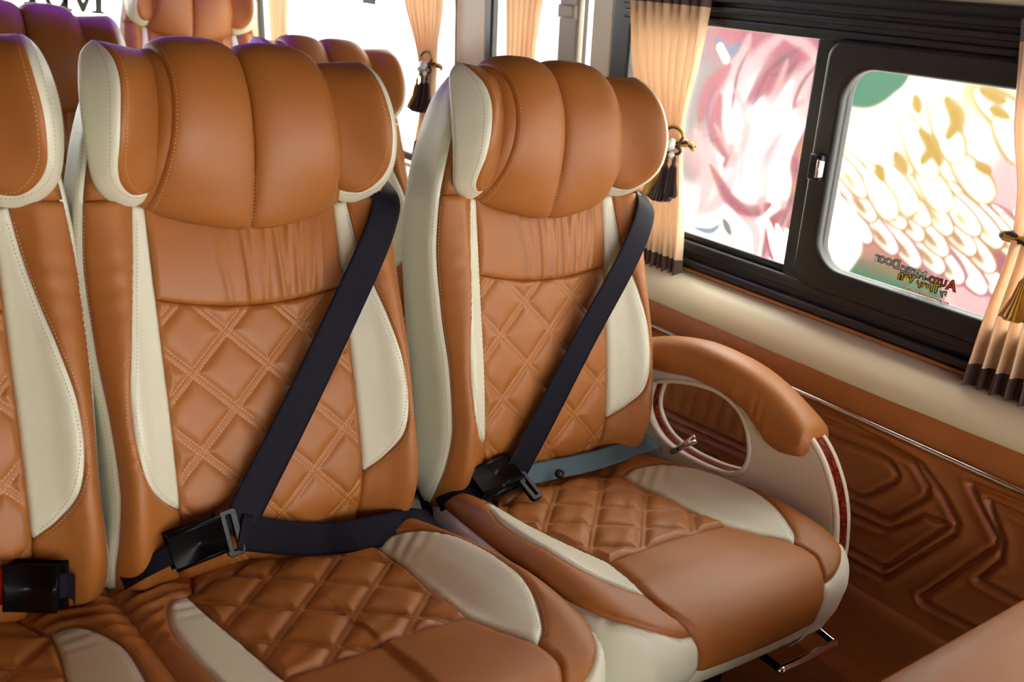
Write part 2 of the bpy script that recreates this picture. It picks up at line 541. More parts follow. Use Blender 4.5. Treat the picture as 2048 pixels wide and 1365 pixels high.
MESH = {}
def build_backrest():
    st_t, st_b = [], []
    so = seam_outer()
    vb = lambda u: -.123 + .016 * (u / .122) ** 2
    vt = lambda u: -.024 + .026 * (u / .122) ** 2
    hz = lambda r, hh: (lambda poly: (lambda q: edge_height(dist_to(q, poly), r, hh)))
    # beige insert
    inner = np.stack([np.full(30, .122), np.linspace(-.358, .003, 30)], 1)
    ol = np.vstack([so, inner[1:]])
    MESH['insert'] = panel(back_surf, ol, .0045, .007, .0035)
    h = lambda q, poly=resample(ol, .004, True): edge_height(dist_to(q, poly), .007, .0035)
    st_b.append(stitches(back_surf, h, offset2d(so, -.0035)[2:-3]))
    # tan bolster
    top = np.stack([np.linspace(.2, .141, 12), np.linspace(.007, .004, 12)], 1)
    low = np.stack([np.linspace(.122, .117, 12), np.linspace(-.358, -.452, 12)], 1)
    bot = np.stack([np.linspace(.117, .2, 12), np.full(12, -.452)], 1)
    edge = np.stack([np.full(40, .2), np.linspace(-.452, .007, 40)], 1)
    ol = np.vstack([so, low[1:], bot[1:], edge[1:], top[1:-1]])
    def wr(p, db):
        return .0007 * np.sin(p[:, 1] * 210 + 30 * p[:, 0]) * np.exp(-((p[:, 1] + .09) / .05) ** 2) * np.clip((.2 - p[:, 0]) / .03, 0, 1) * np.clip(db / .01, 0, 1)
    MESH['bolster'] = panel(back_surf, ol, .0045, .007, .0035, wr)
    h = lambda q, poly=resample(ol, .004, True): edge_height(dist_to(q, poly), .007, .0035)
    st_t.append(stitches(back_surf, h, offset2d(so, .0038)[2:-3]))
    st_t.append(stitches(back_surf, h, edge[1:-1] - np.array([.0035, 0])))
    # side panel
    e2 = [(.2, -.445), (.2, .188), (.235, .188), (.315, .185), (.315, -.445)]
    ol = resample(e2, .01, True)
    MESH['side'] = panel(back_surf, ol, .007, .008, .003)
    h = lambda q, poly=resample(ol, .004, True): edge_height(dist_to(q, poly), .008, .003)
    st_b.append(stitches(back_surf, h, np.stack([np.full(80, .2048), np.linspace(-.44, .18, 80)], 1)))
    # gathered panel
    x = np.linspace(-.122, .122, 60)
    ol = np.vstack([np.stack([x, vb(x)], 1), np.stack([x[::-1], np.full(60, .012)], 1)])
    MESH['ruche'] = panel(back_surf, ol, .0024, .009, .0045, ruche)
    # quilt
    ol = np.vstack([np.stack([x[::-1], vb(x[::-1])], 1), [(-.122, -.36), (-.121, -.40), (-.117, -.452)], np.stack([np.linspace(-.1, .1, 20), np.full(20, -.455)], 1), [(.117, -.452), (.121, -.40), (.122, -.36)]])
    QP = (.005, -.2, .095, .095)
    qh = lambda p, db: quilt_h(p, *QP, .0056, fall=.0058) * np.clip(db / .006, 0, 1)
    MESH['quilt'] = panel(back_surf, ol, .0024, .008, .0035, qh)
    poly = resample(ol, .004, True)
    hq = lambda q: edge_height(dist_to(q, poly), .008, .0035) + quilt_h(q, *QP, .0056, fall=.0058)
    for ln in quilt_lines(poly, *QP):
        st_t.append(stitches(back_surf, hq, ln))
    # shoulder panel behind the headrest
    ol = [(-.2, .008), (.2, .008), (.2, .19), (-.2, .19)]
    MESH['shoulder'] = panel(back_surf, resample(ol, .01, True), .008, .007, .0035)
    # core and back
    s = np.linspace(-.2, .2, 41); v = np.linspace(-.465, .195, 60)
    S, Vv = np.meshgrid(s, v, indexing='ij')
    P, N = frames(back_surf, np.stack([S.ravel(), Vv.ravel()], 1))
    MESH['core'] = grid((P - N * .0035).reshape(41, 60, 3))
    s = np.linspace(.312, .52, 16)
    S, Vv = np.meshgrid(s, v, indexing='ij')
    P, N = frames(back_surf, np.stack([S.ravel(), Vv.ravel()], 1))
    MESH['backhalf'] = grid(P.reshape(16, 60, 3))
    return st_t, st_b

# ---- headrest
HN = 70
seam_c = spline([(.121, -.002, -.002), (.118, .007, .018), (.114, .02, .034), (.108, .045, .056), (.102, .078, .070), (.098, .114, .072), (.097, .143, .064), (.098, .166, .048), (.100, .183, .024), (.101, .189, -.004), (.1, .183, -.03)], HN)
groove_c = spline([(0, -.026, .006), (0, -.020, .02), (0, .006, .034), (0, .041, .047), (0, .077, .055), (0, .115, .057), (0, .145, .05), (0, .170, .037), (0, .186, .016), (0, .192, -.012), (0, .184, -.035)], HN)
def on_curve(c, t):
    x = np.linspace(0, 1, len(c))
    return np.stack([np.interp(t, x, c[:, k]) for k in range(3)], 1)
def lobe_surf(a, t):
    a = np.asarray(a, float); t = np.asarray(t, float)
    ac = np.clip(a, 0, 1)[:, None]
    A0, A1 = on_curve(groove_c, t), on_curve(seam_c, t)
    e = .01
    d = (on_curve(groove_c, np.clip(t + e, 0, 1)) - on_curve(groove_c, np.clip(t - e, 0, 1))) + (on_curve(seam_c, np.clip(t + e, 0, 1)) - on_curve(seam_c, np.clip(t - e, 0, 1)))
    n = np.stack([0 * t, -d[:, 2], d[:, 1]], 1); n /= np.linalg.norm(n, axis=1)[:, None] + 1e-12
    B = .0175 * np.sqrt(np.clip(1 - np.abs(2 * ac[:, 0] - 1) ** 2.6, 0, 1)) * (np.clip(1 - np.abs(2 * t - 1) ** 7, 0, 1)) ** .5
    p = A0 * (1 - ac) + A1 * ac + n * B[:, None]
    return uvw(p[:, 0], p[:, 1], p[:, 2])
wing_f = spline([(.118, .02, .022), (.130, .013, .03), (.146, .011, .042), (.160, .020, .058), (.167, .035, .078), (.167, .055, .094), (.165, .085, .104), (.161, .12, .102), (.160, .148, .087), (.162, .168, .064), (.164, .183, .040)], HN)
wing_i = spline([(.117, .021, .017), (.113, .03, .022), (.110, .045, .032), (.108, .07, .041), (.107, .10, .045), (.107, .125, .044), (.107, .145, .038), (.107, .160, .031), (.109, .172, .022), (.112, .181, .012), (.116, .187, .004)], HN)
wing_b = spline([(.124, .008, .006), (.135, .003, .009), (.150, .001, .014), (.168, .009, .023), (.181, .024, .034), (.187, .045, .044), (.190, .075, .05), (.190, .11, .049), (.186, .142, .042), (.179, .168, .033), (.166, .185, .033)], HN)
def wing_surf(a, t):
    a = np.clip(np.asarray(a, float), 0, 1)[:, None]; t = np.asarray(t, float)
    p = on_curve(wing_i, t) * (1 - a) + on_curve(wing_f, t) * a
    B = .011 * np.sqrt(np.clip(1 - np.abs(a[:, 0]) ** 6, 0, 1)) * np.clip(1 - np.abs(2 * t - 1) ** 6, 0, 1) ** .5
    p = p + B[:, None] * np.array([-.55, .0, .83])
    return uvw(p[:, 0], p[:, 1], p[:, 2])
def gus_surf(a, t):
    a = np.clip(np.asarray(a, float), 0, 1)[:, None]; t = np.asarray(t, float)
    p = on_curve(wing_f, t) * (1 - a) + on_curve(wing_b, t) * a
    B = .008 * np.sqrt(np.clip(1 - np.abs(2 * a[:, 0] - 1) ** 3, 0, 1)) * np.clip(1 - np.abs(2 * t - 1) ** 8, 0, 1) ** .5
    p = p + B[:, None] * np.stack([.85 * np.clip(t * 3, .1, 1), -np.clip(.8 - t * 4, 0, .8), .4 + 0 * t], 1)
    return uvw(p[:, 0], p[:, 1], p[:, 2])
def strip_surf(a, t):
    a = np.clip(np.asarray(a, float), 0, 1); t = np.asarray(t, float)
    p = on_curve(seam_c, t)
    o = np.stack([.016 * a + .004 * np.sin(math.pi * a), 0 * a, -.026 * a ** 1.4], 1)
    p = p + o + np.stack([0 * a, .004 * a * np.where(t > .6, 1, -1) * 0, 0 * a], 1)
    return uvw(p[:, 0], p[:, 1], p[:, 2])
def loft(surf, na, nt, a0=0., a1=1., t0=0., t1=1.):
    A, T = np.meshgrid(np.linspace(a0, a1, na), np.linspace(t0, t1, nt), indexing='ij')
    return grid(surf(A.ravel(), T.ravel()).reshape(na, nt, 3))
def cosgrid(surf, na, nt):
    A = .5 - .5 * np.cos(np.linspace(0, math.pi, na)); T = .5 - .5 * np.cos(np.linspace(0, math.pi, nt))
    A, T = np.meshgrid(A, T, indexing='ij')
    return grid(surf(A.ravel(), T.ravel()).reshape(na, nt, 3))
def build_headrest():
    st_t, st_b = [], []
    MESH['lobe'] = cosgrid(lobe_surf, 40, 70)
    MESH['wing'] = cosgrid(wing_surf, 26, 60)
    MESH['gusset'] = cosgrid(gus_surf, 18, 60)
    MESH['strip'] = loft(strip_surf, 8, 60)
    # core so that nothing is hollow
    T = np.linspace(0, 1, 50)
    bk = on_curve(wing_b, T); ii = on_curve(wing_i, T)
    G = np.stack([uvw(*(bk * (1 - q) + (ii - np.array([0, 0, .03])) * q).T) for q in np.linspace(0, 1, 6)])
    MESH['wingback'] = grid(G)
    z = lambda q: 0 * q[:, 0]
    ln = lambda a, t0=.03, t1=.97: np.stack([np.full(200, a), np.linspace(t0, t1, 200)], 1)
    st_t.append(stitches(lobe_surf, z, ln(.965)))
    st_t.append(stitches(lobe_surf, z, ln(.012, .02, .3)))
    st_t.append(stitches(wing_surf, z, ln(.93, .05, .95)))
    st_b.append(stitches(gus_surf, z, ln(.14, .06, .93)))
    st_b.append(stitches(gus_surf, z, ln(.86, .06, .93)))
    return st_t, st_b

# ---- cushion
TT = [0, .1, .2, .3, .4, .446, .5, .54, .57, .595, .615, .635, .655, .68, .71]
TY = [0, -.1, -.2, -.3, -.4, -.446, -.5, -.54, -.570, -.592, -.606, -.613, -.613, -.606, -.597]
TZ = [-.469, -.451, -.432, -.4135, -.395, -.386, -.376, -.369, -.3675, -.373, -.386, -.403, -.422, -.447, -.473]
CK = [0, .06, .12, .16, .195, .225, .25, .29, .33]
def cushion_surf(half, long=False):
    def f(a, t):
        a = np.asarray(a, float); t = np.asarray(t, float)
        y = pchip(t, TT, TY); z = pchip(t, TT, TZ); e = .004
        ty = pchip(t + e, TT, TY) - pchip(t - e, TT, TY); tz = pchip(t + e, TT, TZ) - pchip(t - e, TT, TZ)
        L = np.hypot(ty, tz) + 1e-12
        ny, nz = tz / L, -ty / L
        ue = pchip(t, [0, .05, .1, .25, .38, .46, .52, .565, .6, .63, .66, .71], [.165, .168, .174, .20, .218, .222, .217, .205, .187, .172, .163, .158])
        mm = pchip(t, [0, .1, .2, .33, .42, .5, .56, .62], [.5, .65, .9, 1, .9, .5, .12, 0])
        sf = pchip(t, [0, .50, .57, .63, .71], [1, 1, .6, .2, .05])
        if half:
            fl = a < 0
            ue = np.where(fl, .222, ue)
        f_ = np.minimum(1, ue / .2); b0 = .12 * f_
        rows = [(0 * t, 0 * t), (.06 * f_, 0 * t), (b0, 0 * t), (b0 + (ue - b0) * .42, .022 * mm), (b0 + (ue - b0) * .78, .033 * mm), (ue, .014 * mm - .006),
                (ue + .007, -.006 - .030 * sf), (ue + .004, -.012 - .085 * sf), (ue + .0, -.016 - .18 * sf)]
        P = np.zeros((len(CK), len(a), 2))
        for k, r in enumerate(rows):
            P[k, :, 0], P[k, :, 1] = r
        q = section(np.abs(a), CK, P)
        u = np.sign(a) * q[:, 0]; d = q[:, 1].copy()
        # soft crown of the padding
        d += .006 * np.clip(1 - (np.abs(a) / .13) ** 2, 0, 1) * pchip(t, [0, .25, .4, .52, .62, .71], [0, 0, .4, 1, .8, .2])
        if half:
            aa = np.abs(a)
            dl = pchip(aa, [0, .11, .16, .182, .202, .23], [0, 0, .012, .016, .008, .014]) * mm
            u = np.where(fl, a, u); d = np.where(fl, dl, d)
        zd = 0 * t
        if long:
            over = np.clip((np.abs(a) - .225) / .105, 0, 1); over = np.where(fl, 0, over) if half else over
            d = np.where(over > 0, .014 * mm - .006, d); zb = z + nz * d
            zd = np.minimum(0, (-.62 - zb)) * over ** 1.15
        return np.stack([u, y + ny * d, z + nz * d + zd], 1)
    return f

INS_OUT = spline([(.128, .216), (.150, .222), (.168, .24), (.185, .275), (.197, .33), (.193, .41), (.181, .47), (.160, .52), (.138, .54)], 60)
INS_IN = spline([(.110, .446), (.117, .35), (.124, .28), (.128, .216)], 30)
FR_SIDE = spline([(.110, .446), (.124, .50), (.138, .54), (.142, .575), (.138, .612), (.135, .64), (.133, .668)], 40)
QREAR = spline([(.128, .216), (.09, .197), (.035, .177), (0, .174), (-.035, .177), (-.09, .197), (-.128, .216)], 50)
EDGE = spline([(.137, .614), (.165, .609), (.195, .592), (.215, .562), (.225, .52), (.225, .42), (.225, .3), (.225, .15), (.225, .03)], 60)
CQS = {False: (-.043, .246, .0955, .105), True: (-.0315, .2215, .0955, .105)}
def mirx(p):
    p = np.array(p, float); p = p.copy(); p[:, 0] *= -1; return p[::-1]
def build_cushion(half):
    tagn = 'h_' if half else 's_'
    S = cushion_surf(half)
    CQ = CQS[half]
    st_t, st_b = [], []
    rnd = np.random.default_rng(11)
    fi = lambda r, hh, ol: (lambda q, poly=resample(ol, .004, True): edge_height(dist_to(q, poly), r, hh))
    front_of = lambda c: c[np.searchsorted(c[:, 1], .5399):] if False else c
    # insert right
    i_fr = FR_SIDE[np.linalg.norm(FR_SIDE - np.array([.138, .54]), axis=1).argmin()::-1]
    ol = np.vstack([INS_OUT, i_fr[1:], INS_IN[1:-1]])
    pk = lambda p, db: .0012 * np.sin(p[:, 1] * 260 + p[:, 0] * 120) * np.exp(-((p[:, 1] - .25) / .035) ** 2) * np.clip(db / .008, 0, 1)
    MESH[tagn + 'insert'] = panel(S, ol, .005, .008, .004, pk, sgn=-1)
    st_b.append(stitches(S, fi(.008, .004, ol), offset2d(INS_OUT, .0045)[2:-3], sgn=-1))
    # border right
    fs = FR_SIDE[np.linalg.norm(FR_SIDE - np.array([.138, .54]), axis=1).argmin():]
    fs = fs[fs[:, 1] < .614]
    ol = np.vstack([INS_OUT, fs[1:], EDGE, [(.10, .03), (.10, .15), (.118, .205)]])
    def wr(p, db):
        return .0016 * np.sin((p[:, 0] * .5 + p[:, 1]) * 190) * np.exp(-((p[:, 1] - .17) / .05) ** 2) * np.exp(-((p[:, 0] - .13) / .03) ** 2) * np.clip(db / .01, 0, 1)
    MESH[tagn + 'border'] = panel(S, ol, .0055, .008, .004, wr, sgn=-1)
    hb = fi(.008, .004, ol)
    st_t.append(stitches(S, hb, offset2d(INS_OUT, -.0040)[2:-3], sgn=-1))
    st_t.append(stitches(S, hb, offset2d(EDGE, .0042)[3:-2], sgn=-1))
    # skirt right: hanging long on the open side, short where the seat meets the armrest
    ol = np.vstack([EDGE, [(.29, .03), (.33, .03), (.33, .35), (.33, .49), (.30, .55), (.266, .60), (.252, .66), (.235, .705), (.133, .705)], FR_SIDE[::-1][:10][FR_SIDE[::-1][:10][:, 1] > .614]])
    MESH[tagn + 'skirt'] = panel(S, ol, .008, .008, .003, sgn=-1)
    st_b.append(stitches(S, fi(.008, .003, ol), offset2d(EDGE, -.0042)[3:-2], sgn=-1))
    SL = cushion_surf(half, True)
    ol = np.vstack([EDGE, [(.29, .03), (.33, .03), (.33, .35), (.33, .60), (.33, .66), (.33, .705), (.28, .705), (.22, .705), (.133, .705)], FR_SIDE[::-1][:10][FR_SIDE[::-1][:10][:, 1] > .614]])
    MESH[tagn + 'skirt_long'] = panel(SL, ol, .008, .008, .003, sgn=-1)
    # quilt
    ol = np.vstack([QREAR[::-1], INS_IN[::-1][1:], mirx(INS_IN[:1])])if False else np.vstack([INS_IN, QREAR[1:], mirx(INS_IN)[1:], [(0, .447)]])
    poly = resample(ol, .004, True)
    def qh(p, db):
        pk = .00055 * np.sin(p[:, 0] * 130 + p[:, 1] * 80 + 2 * np.sin(p[:, 1] * 60))
        return (quilt_h(p, *CQ, .0080, fall=.0065) + pk) * np.clip(db / .006, 0, 1)
    MESH[tagn + 'quilt'] = panel(S, ol, .0026, .008, .0035, qh, sgn=-1)
    hq = lambda q: edge_height(dist_to(q, poly), .008, .0035) + qh(q, np.full(len(q), 1.))
    for ln in quilt_lines(poly, *CQ):
        st_t.append(stitches(S, hq, ln, sgn=-1))
    # front roll
    ol = np.vstack([FR_SIDE, mirx(FR_SIDE)])
    MESH[tagn + 'front'] = panel(S, ol, .006, .014, .006, sgn=-1)
    # front lower band
    ol = [(-.133, .67), (.133, .67), (.133, .706), (-.133, .706)]
    MESH[tagn + 'band'] = panel(S, resample(ol, .008, True), .008, .006, .002, sgn=-1)
    # rear panel with gathers
    ol = np.vstack([[(.10, .03), (.10, .15), (.118, .205)], QREAR, [(-.118, .205), (-.10, .15), (-.10, .03)]])
    g2 = np.random.default_rng(5)
    def rear(p, db):
        h = 0
        for k in range(16):
            u0 = -.11 + .0145 * k + g2.normal(0, .003)
            h = h + g2.uniform(.0006, .0018) * np.exp(-((p[:, 0] - u0 - .25 * (p[:, 1] - .2) * np.sign(u0)) / .004) ** 2) * np.clip((p[:, 1] - .1) / .08, 0, 1)
        return h * np.clip(db / .005, 0, 1) + .004 * np.clip((p[:, 1] - .1) / .08, 0, 1) * np.clip(db / .02, 0, 1)
    MESH[tagn + 'rear'] = panel(S, ol, .004, .009, .004, rear, sgn=-1)
    if half:
        # left side runs flat into the neighbour
        io = mirx(INS_OUT)[::-1].copy(); io = np.array(io)
        io[:, 0] = -np.interp(-io[:, 0], [.12, .128, .197], [.12, .128, .178])
        ifl = i_fr.copy(); ifl[:, 0] *= -1
        inn = INS_IN.copy(); inn[:, 0] *= -1
        ol = np.vstack([io, ifl[1:], inn[1:-1]])
        MESH['h_insert_l'] = panel(S, ol, .005, .008, .004, pk, sgn=-1)
        st_b.append(stitches(S, fi(.008, .004, ol), offset2d(io, -.0045)[2:-3], sgn=-1))
        fl = fs.copy(); fl[:, 0] *= -1
        ol = np.vstack([io, fl[1:], [(-.17, .625), (-.202, .63)], [(-.202, .4), (-.202, .2), (-.202, .03), (-.10, .03), (-.10, .15), (-.118, .205)]])
        mid = lambda a, b: (np.abs(a[:, 0] + .202) < 1e-4) & (np.abs(b[:, 0] + .202) < 1e-4)
        def wr2(p, db):
            ph = np.hypot(p[:, 0] + .13, p[:, 1] - .42)
            return .0036 * np.sin(ph * 230 + 3 * np.sin(p[:, 0] * 60)) * np.exp(-((p[:, 1] - .22) / .10) ** 2) * np.clip((-p[:, 0] - .10) / .03, 0, 1) * np.clip(db / .012, 0, 1) * np.clip((p[:, 0] + .202) / .02, 0.35, 1)
        MESH['h_border_l'] = panel(S, resample(ol, .004, True), .004, .008, .004, wr2, skip=mid, sgn=-1)
        hb = lambda q, poly=resample(ol, .004, True): edge_height(dist_to(q, poly), .008, .004)
        st_t.append(stitches(S, hb, offset2d(io, .0040)[2:-3], sgn=-1))
    # core
    a = np.linspace(-.2 if half else -.3, .3, 50); t = np.linspace(.01, .70, 60)
    A, T = np.meshgrid(a, t, indexing='ij')
    P, N = frames(S, np.stack([A.ravel(), T.ravel()], 1))
    MESH[tagn + 'core'] = grid((P + N * .004).reshape(50, 60, 3), flip=True)
    return st_t, st_b

DATA = {}
def bake():
    t1, b1 = build_backrest()
    h1, h2 = build_headrest()
    for nm in ('insert', 'bolster', 'side', 'ruche', 'quilt', 'shoulder', 'core', 'backhalf', 'lobe', 'wing', 'gusset', 'strip', 'wingback'):
        DATA[nm] = mesh_of(nm, *MESH[nm])
    for nm in ('insert', 'bolster', 'side', 'backhalf', 'lobe', 'wing', 'gusset', 'strip', 'wingback'):
        DATA[nm + '_l'] = mirror(DATA[nm])
    def both(lst, key, mirrored):
        V, F = join(*lst)
        if mirrored:
            V2 = [(-v[0], v[1], v[2]) for v in V]; F2 = [f[::-1] for f in F]
            V, F = join((V, F), (V2, F2))
        DATA[key] = mesh_of(key, V, F)
    # the quilt threads span both sides already: keep them single, mirror the rest
    both(t1[:3], 'st_back_t', True); both(t1[3:], 'st_quilt', False); both(b1, 'st_back_b', True)
    both(h1, 'st_head_t', True); both(h2, 'st_head_b', True)
    for half in (False, True):
        p = 'h_' if half else 's_'
        ct, cb = build_cushion(half)
        for nm in ('insert', 'border', 'skirt', 'skirt_long', 'quilt', 'front', 'band', 'rear', 'core') + (('insert_l', 'border_l') if half else ()):
            DATA[p + nm] = mesh_of(p + nm, *MESH[p + nm])
        if half:
            both(ct, 'h_st_t', False); both(cb, 'h_st_b', False)
            for nm in ('insert', 'border', 'skirt_long', 'quilt', 'front', 'band', 'rear', 'core', 'insert_l', 'border_l', 'st_t', 'st_b'):
                DATA['m_' + nm] = mirror(DATA['h_' + nm])
        else:
            both(ct[:2], 's_st_t', True); both(ct[2:], 's_st_q', False); both(cb, 's_st_b', True)
            for nm in ('insert', 'border', 'skirt_long'):
                DATA['s_' + nm + '_l'] = mirror(DATA['s_' + nm])

def stuffed(o):
    o['kind'] = 'stuff'
    return o

def add_backrest(root, zo, dx, dy, rec, yaw=0.0):
    """backrest + headrest of one place, hinged at the seat"""
    loc = Vector((K * (dx + PIV[0]), K * (dy + PIV[1]), K * (PIV[2] + zo)))
    b = link('backrest', DATA['core'], 'tan_core', root, loc, (rec, 0, yaw))
    for nm, key, mt in (('quilted_panel', 'quilt', 'tan'), ('gathered_panel', 'ruche', 'tan'), ('shoulder_panel', 'shoulder', 'tan'),
                        ('side_bolster', 'bolster', 'tan'), ('side_bolster', 'bolster_l', 'tan'), ('bolster_insert', 'insert', 'beige'), ('bolster_insert', 'insert_l', 'beige'),
                        ('side_panel', 'side', 'beige'), ('side_panel', 'side_l', 'beige'), ('back_panel', 'backhalf', 'beige'), ('back_panel', 'backhalf_l', 'beige')):
        link(nm, DATA[key], mt, b)
    stuffed(link('stitching', DATA['st_back_t'], 'thread_tan', b)); stuffed(link('stitching', DATA['st_quilt'], 'thread_tan', b)); stuffed(link('stitching', DATA['st_back_b'], 'thread_dark', b))
    h = link('headrest', DATA['strip'], 'tan', root, loc, (rec, 0, yaw))
    link('headrest_edge', DATA['strip_l'], 'tan', h)
    for nm, key, mt in (('headrest_cushion', 'lobe', 'tan'), ('headrest_cushion', 'lobe_l', 'tan'), ('headrest_wing', 'wing', 'tan'), ('headrest_wing', 'wing_l', 'tan'),
                        ('wing_gusset', 'gusset', 'beige'), ('wing_gusset', 'gusset_l', 'beige'), ('wing_back', 'wingback', 'beige'), ('wing_back', 'wingback_l', 'beige')):
        link(nm, DATA[key], mt, h)
    stuffed(link('stitching', DATA['st_head_t'], 'thread_tan', h)); stuffed(link('stitching', DATA['st_head_b'], 'thread_dark', h))
    return b

def add_cushion(root, zo, p, dx, dy, yaw=0.0):
    loc = Vector((K * dx, K * dy, K * zo))
    c = link('seat_cushion', DATA[p + 'core'], 'tan_core', root, loc, (0, 0, yaw))
    rows = [('cushion_quilt', 'quilt', 'tan'), ('cushion_front', 'front', 'tan'), ('cushion_rear', 'rear', 'tan'), ('front_band', 'band', 'beige'),
            ('cushion_insert', 'insert', 'beige'), ('cushion_border', 'border', 'tan'), ('cushion_skirt', 'skirt' if p == 's_' else 'skirt_long', 'beige'),
            ('cushion_insert', 'insert_l', 'beige'), ('cushion_border', 'border_l', 'tan')]
    if p == 's_':
        rows.append(('cushion_skirt', 'skirt_long_l', 'beige'))
    for nm, key, mt in rows:
        link(nm, DATA[p + key], mt, c)
    stuffed(link('stitching', DATA[p + 'st_t'], 'thread_tan', c)); stuffed(link('stitching', DATA[p + 'st_b'], 'thread_dark', c))
    if p == 's_':
        stuffed(link('stitching', DATA['s_st_q'], 'thread_tan', c))
    return c

def add_base(root, zo, x0, x1, floor=0.0):
    """pedestal on the floor; zo = height of the seat reference above the floor"""
    z1 = zo - .50
    link('seat_base', bevel_box((x0 + x1) / 2, -.30, (floor + z1) / 2, (x1 - x0), .34, z1 - floor, .01), 'black', root)

def seat_root(name, t, label, group, floor_z=-ZF):
    """empty on the floor under the seat reference point t"""
    r = thing(name, wp((t[0], t[1], floor_z)), label, 'seat', group)
    return r, t[2] - floor_z
# ------------------------------------------------------------------ generic plates, rings, ribbons
def plate(outer, holes, half_t, bev, seg=2):
    """flat plate with holes in the xy plane, thickness along z, bevelled (units)"""
    cu = bpy.data.curves.new('plate', 'CURVE'); cu.dimensions = '2D'; cu.fill_mode = 'BOTH'
    cu.extrude = max(1e-5, half_t - bev); cu.bevel_depth = bev; cu.bevel_resolution = seg; cu.offset = -bev
    for lp in [outer] + list(holes):
        sp = cu.splines.new('POLY'); sp.points.add(len(lp) - 1); sp.use_cyclic_u = True
        for p, q in zip(sp.points, lp):
            p.co = (q[0], q[1], 0, 1)
    o = bpy.data.objects.new('tmp_plate', cu); COL.objects.link(o)
    dg = bpy.context.evaluated_depsgraph_get(); dg.update()
    me = bpy.data.meshes.new_from_object(o.evaluated_get(dg))
    V = [tuple(v.co) for v in me.vertices]; F = [tuple(p.vertices) for p in me.polygons]
    bpy.data.objects.remove(o, do_unlink=True); bpy.data.curves.remove(cu); bpy.data.meshes.remove(me)
    return np.array(V), F

def rrect(x0, x1, y0, y1, r, n=8):
    out = []
    for cx, cy, a in ((x1 - r, y1 - r, 0), (x0 + r, y1 - r, 90), (x0 + r, y0 + r, 180), (x1 - r, y0 + r, 270)):
        for k in range(n + 1):
            th = math.radians(a + 90 * k / n); out.append((cx + r * math.cos(th), cy + r * math.sin(th)))
    return out

def win_x(z):
    return 1.34 - .1 * (z + .4)

def to_wall(V, off=0.0):
    """plate (a = y, b = z, c = thickness) -> leaning window wall"""
    V = np.asarray(V)
    return np.stack([win_x(V[:, 1]) - off - V[:, 2], V[:, 0], V[:, 1] + ZF], 1)

def ribbon(path, wdir, width, th=.0013, step=.006):
    p = spline(path, max(12, int(len(path) * 10))); wd = spline(wdir, max(12, int(len(path) * 10)))
    n = min(len(p), len(wd)); p, wd = p[:n], wd[:n]
    t = np.gradient(p, axis=0); t /= np.linalg.norm(t, axis=1)[:, None]
    wd = wd - t * (wd * t).sum(1)[:, None]; wd /= np.linalg.norm(wd, axis=1)[:, None]
    nn = np.cross(t, wd)
    d = np.r_[0, np.cumsum(np.linalg.norm(np.diff(p, axis=0), axis=1))]
    wd_ = np.broadcast_to(np.asarray(width, float), (n,))
    V, F, UV = [], [], []
    cols = 9
    for i in range(n):
        for s in (1, -1):
            for k in range(cols):
                x = k / (cols - 1)
                V.append(p[i] + wd[i] * wd_[i] * (x - .5) + nn[i] * s * th * .5); UV.append((x, d[i]))
    R = cols * 2
    for i in range(n - 1):
        for k in range(cols - 1):
            a = i * R + k
            F.append((a, a + 1, a + R + 1, a + R))
            b = i * R + cols + k
            F.append((b, b + R, b + R + 1, b + 1))
        F.append((i * R, i * R + R, i * R + R + cols, i * R + cols)); e = i * R + cols - 1
        F.append((e, e + cols, e + R + cols, e + R))
    for i in (0, n - 1):
        for k in range(cols - 1):
            a = i * R + k; F.append((a, a + cols, a + cols + 1, a + 1))
    return V, F, UV

def obox(c, ax, sz, r=.003):
    """box with axes ax (3 vectors) and sizes sz, bevelled"""
    bm = bmesh.new(); bmesh.ops.create_cube(bm, size=1.0)
    A = [np.asarray(a, float) / np.linalg.norm(a) for a in ax]
    for v in bm.verts:
        q = np.asarray(c, float) + sum(A[i] * v.co[i] * sz[i] for i in range(3)); v.co = Vector(q) * K
    bmesh.ops.bevel(bm, geom=bm.edges[:], offset=r * K, segments=3, profile=.5, affect='EDGES')
    bmesh.ops.recalc_face_normals(bm, faces=bm.faces[:])
    me = bpy.data.meshes.new('box'); bm.to_mesh(me); bm.free()
    me.polygons.foreach_set('use_smooth', [True] * len(me.polygons))
    for p in me.polygons:
        pass
    return me

def extrude_y(profile, y0, y1, ny=2, closed=False):
    """profile list of (x, z) -> strip along y"""
    pr = np.asarray(profile, float)
    ys = np.linspace(y0, y1, ny)
    P = np.array([[(x, y, z + ZF) for (x, z) in pr] for y in ys])
    V, F = grid(P)
    if closed:
        n = len(pr)
        F = list(F) + [(i * n + n - 1, (i + 1) * n + n - 1, (i + 1) * n, i * n) for i in range(ny - 1)]
        F += [tuple(range(n)), tuple((ny - 1) * n + k for k in range(n - 1, -1, -1))]
    return V, F

def box_at(x0, x1, y0, y1, z0, z1, r=.003):
    return bevel_box((x0 + x1) / 2, (y0 + y1) / 2, (z0 + z1) / 2 + ZF, abs(x1 - x0), abs(y1 - y0), abs(z1 - z0), r)

# ------------------------------------------------------------------ cabin shell
Y0, Y1 = -1.3, 3.28
fl = struct(link('floor', box_at(-.75, 1.4, Y0, Y1, -ZF - .04, -ZF, .002), 'floor'))
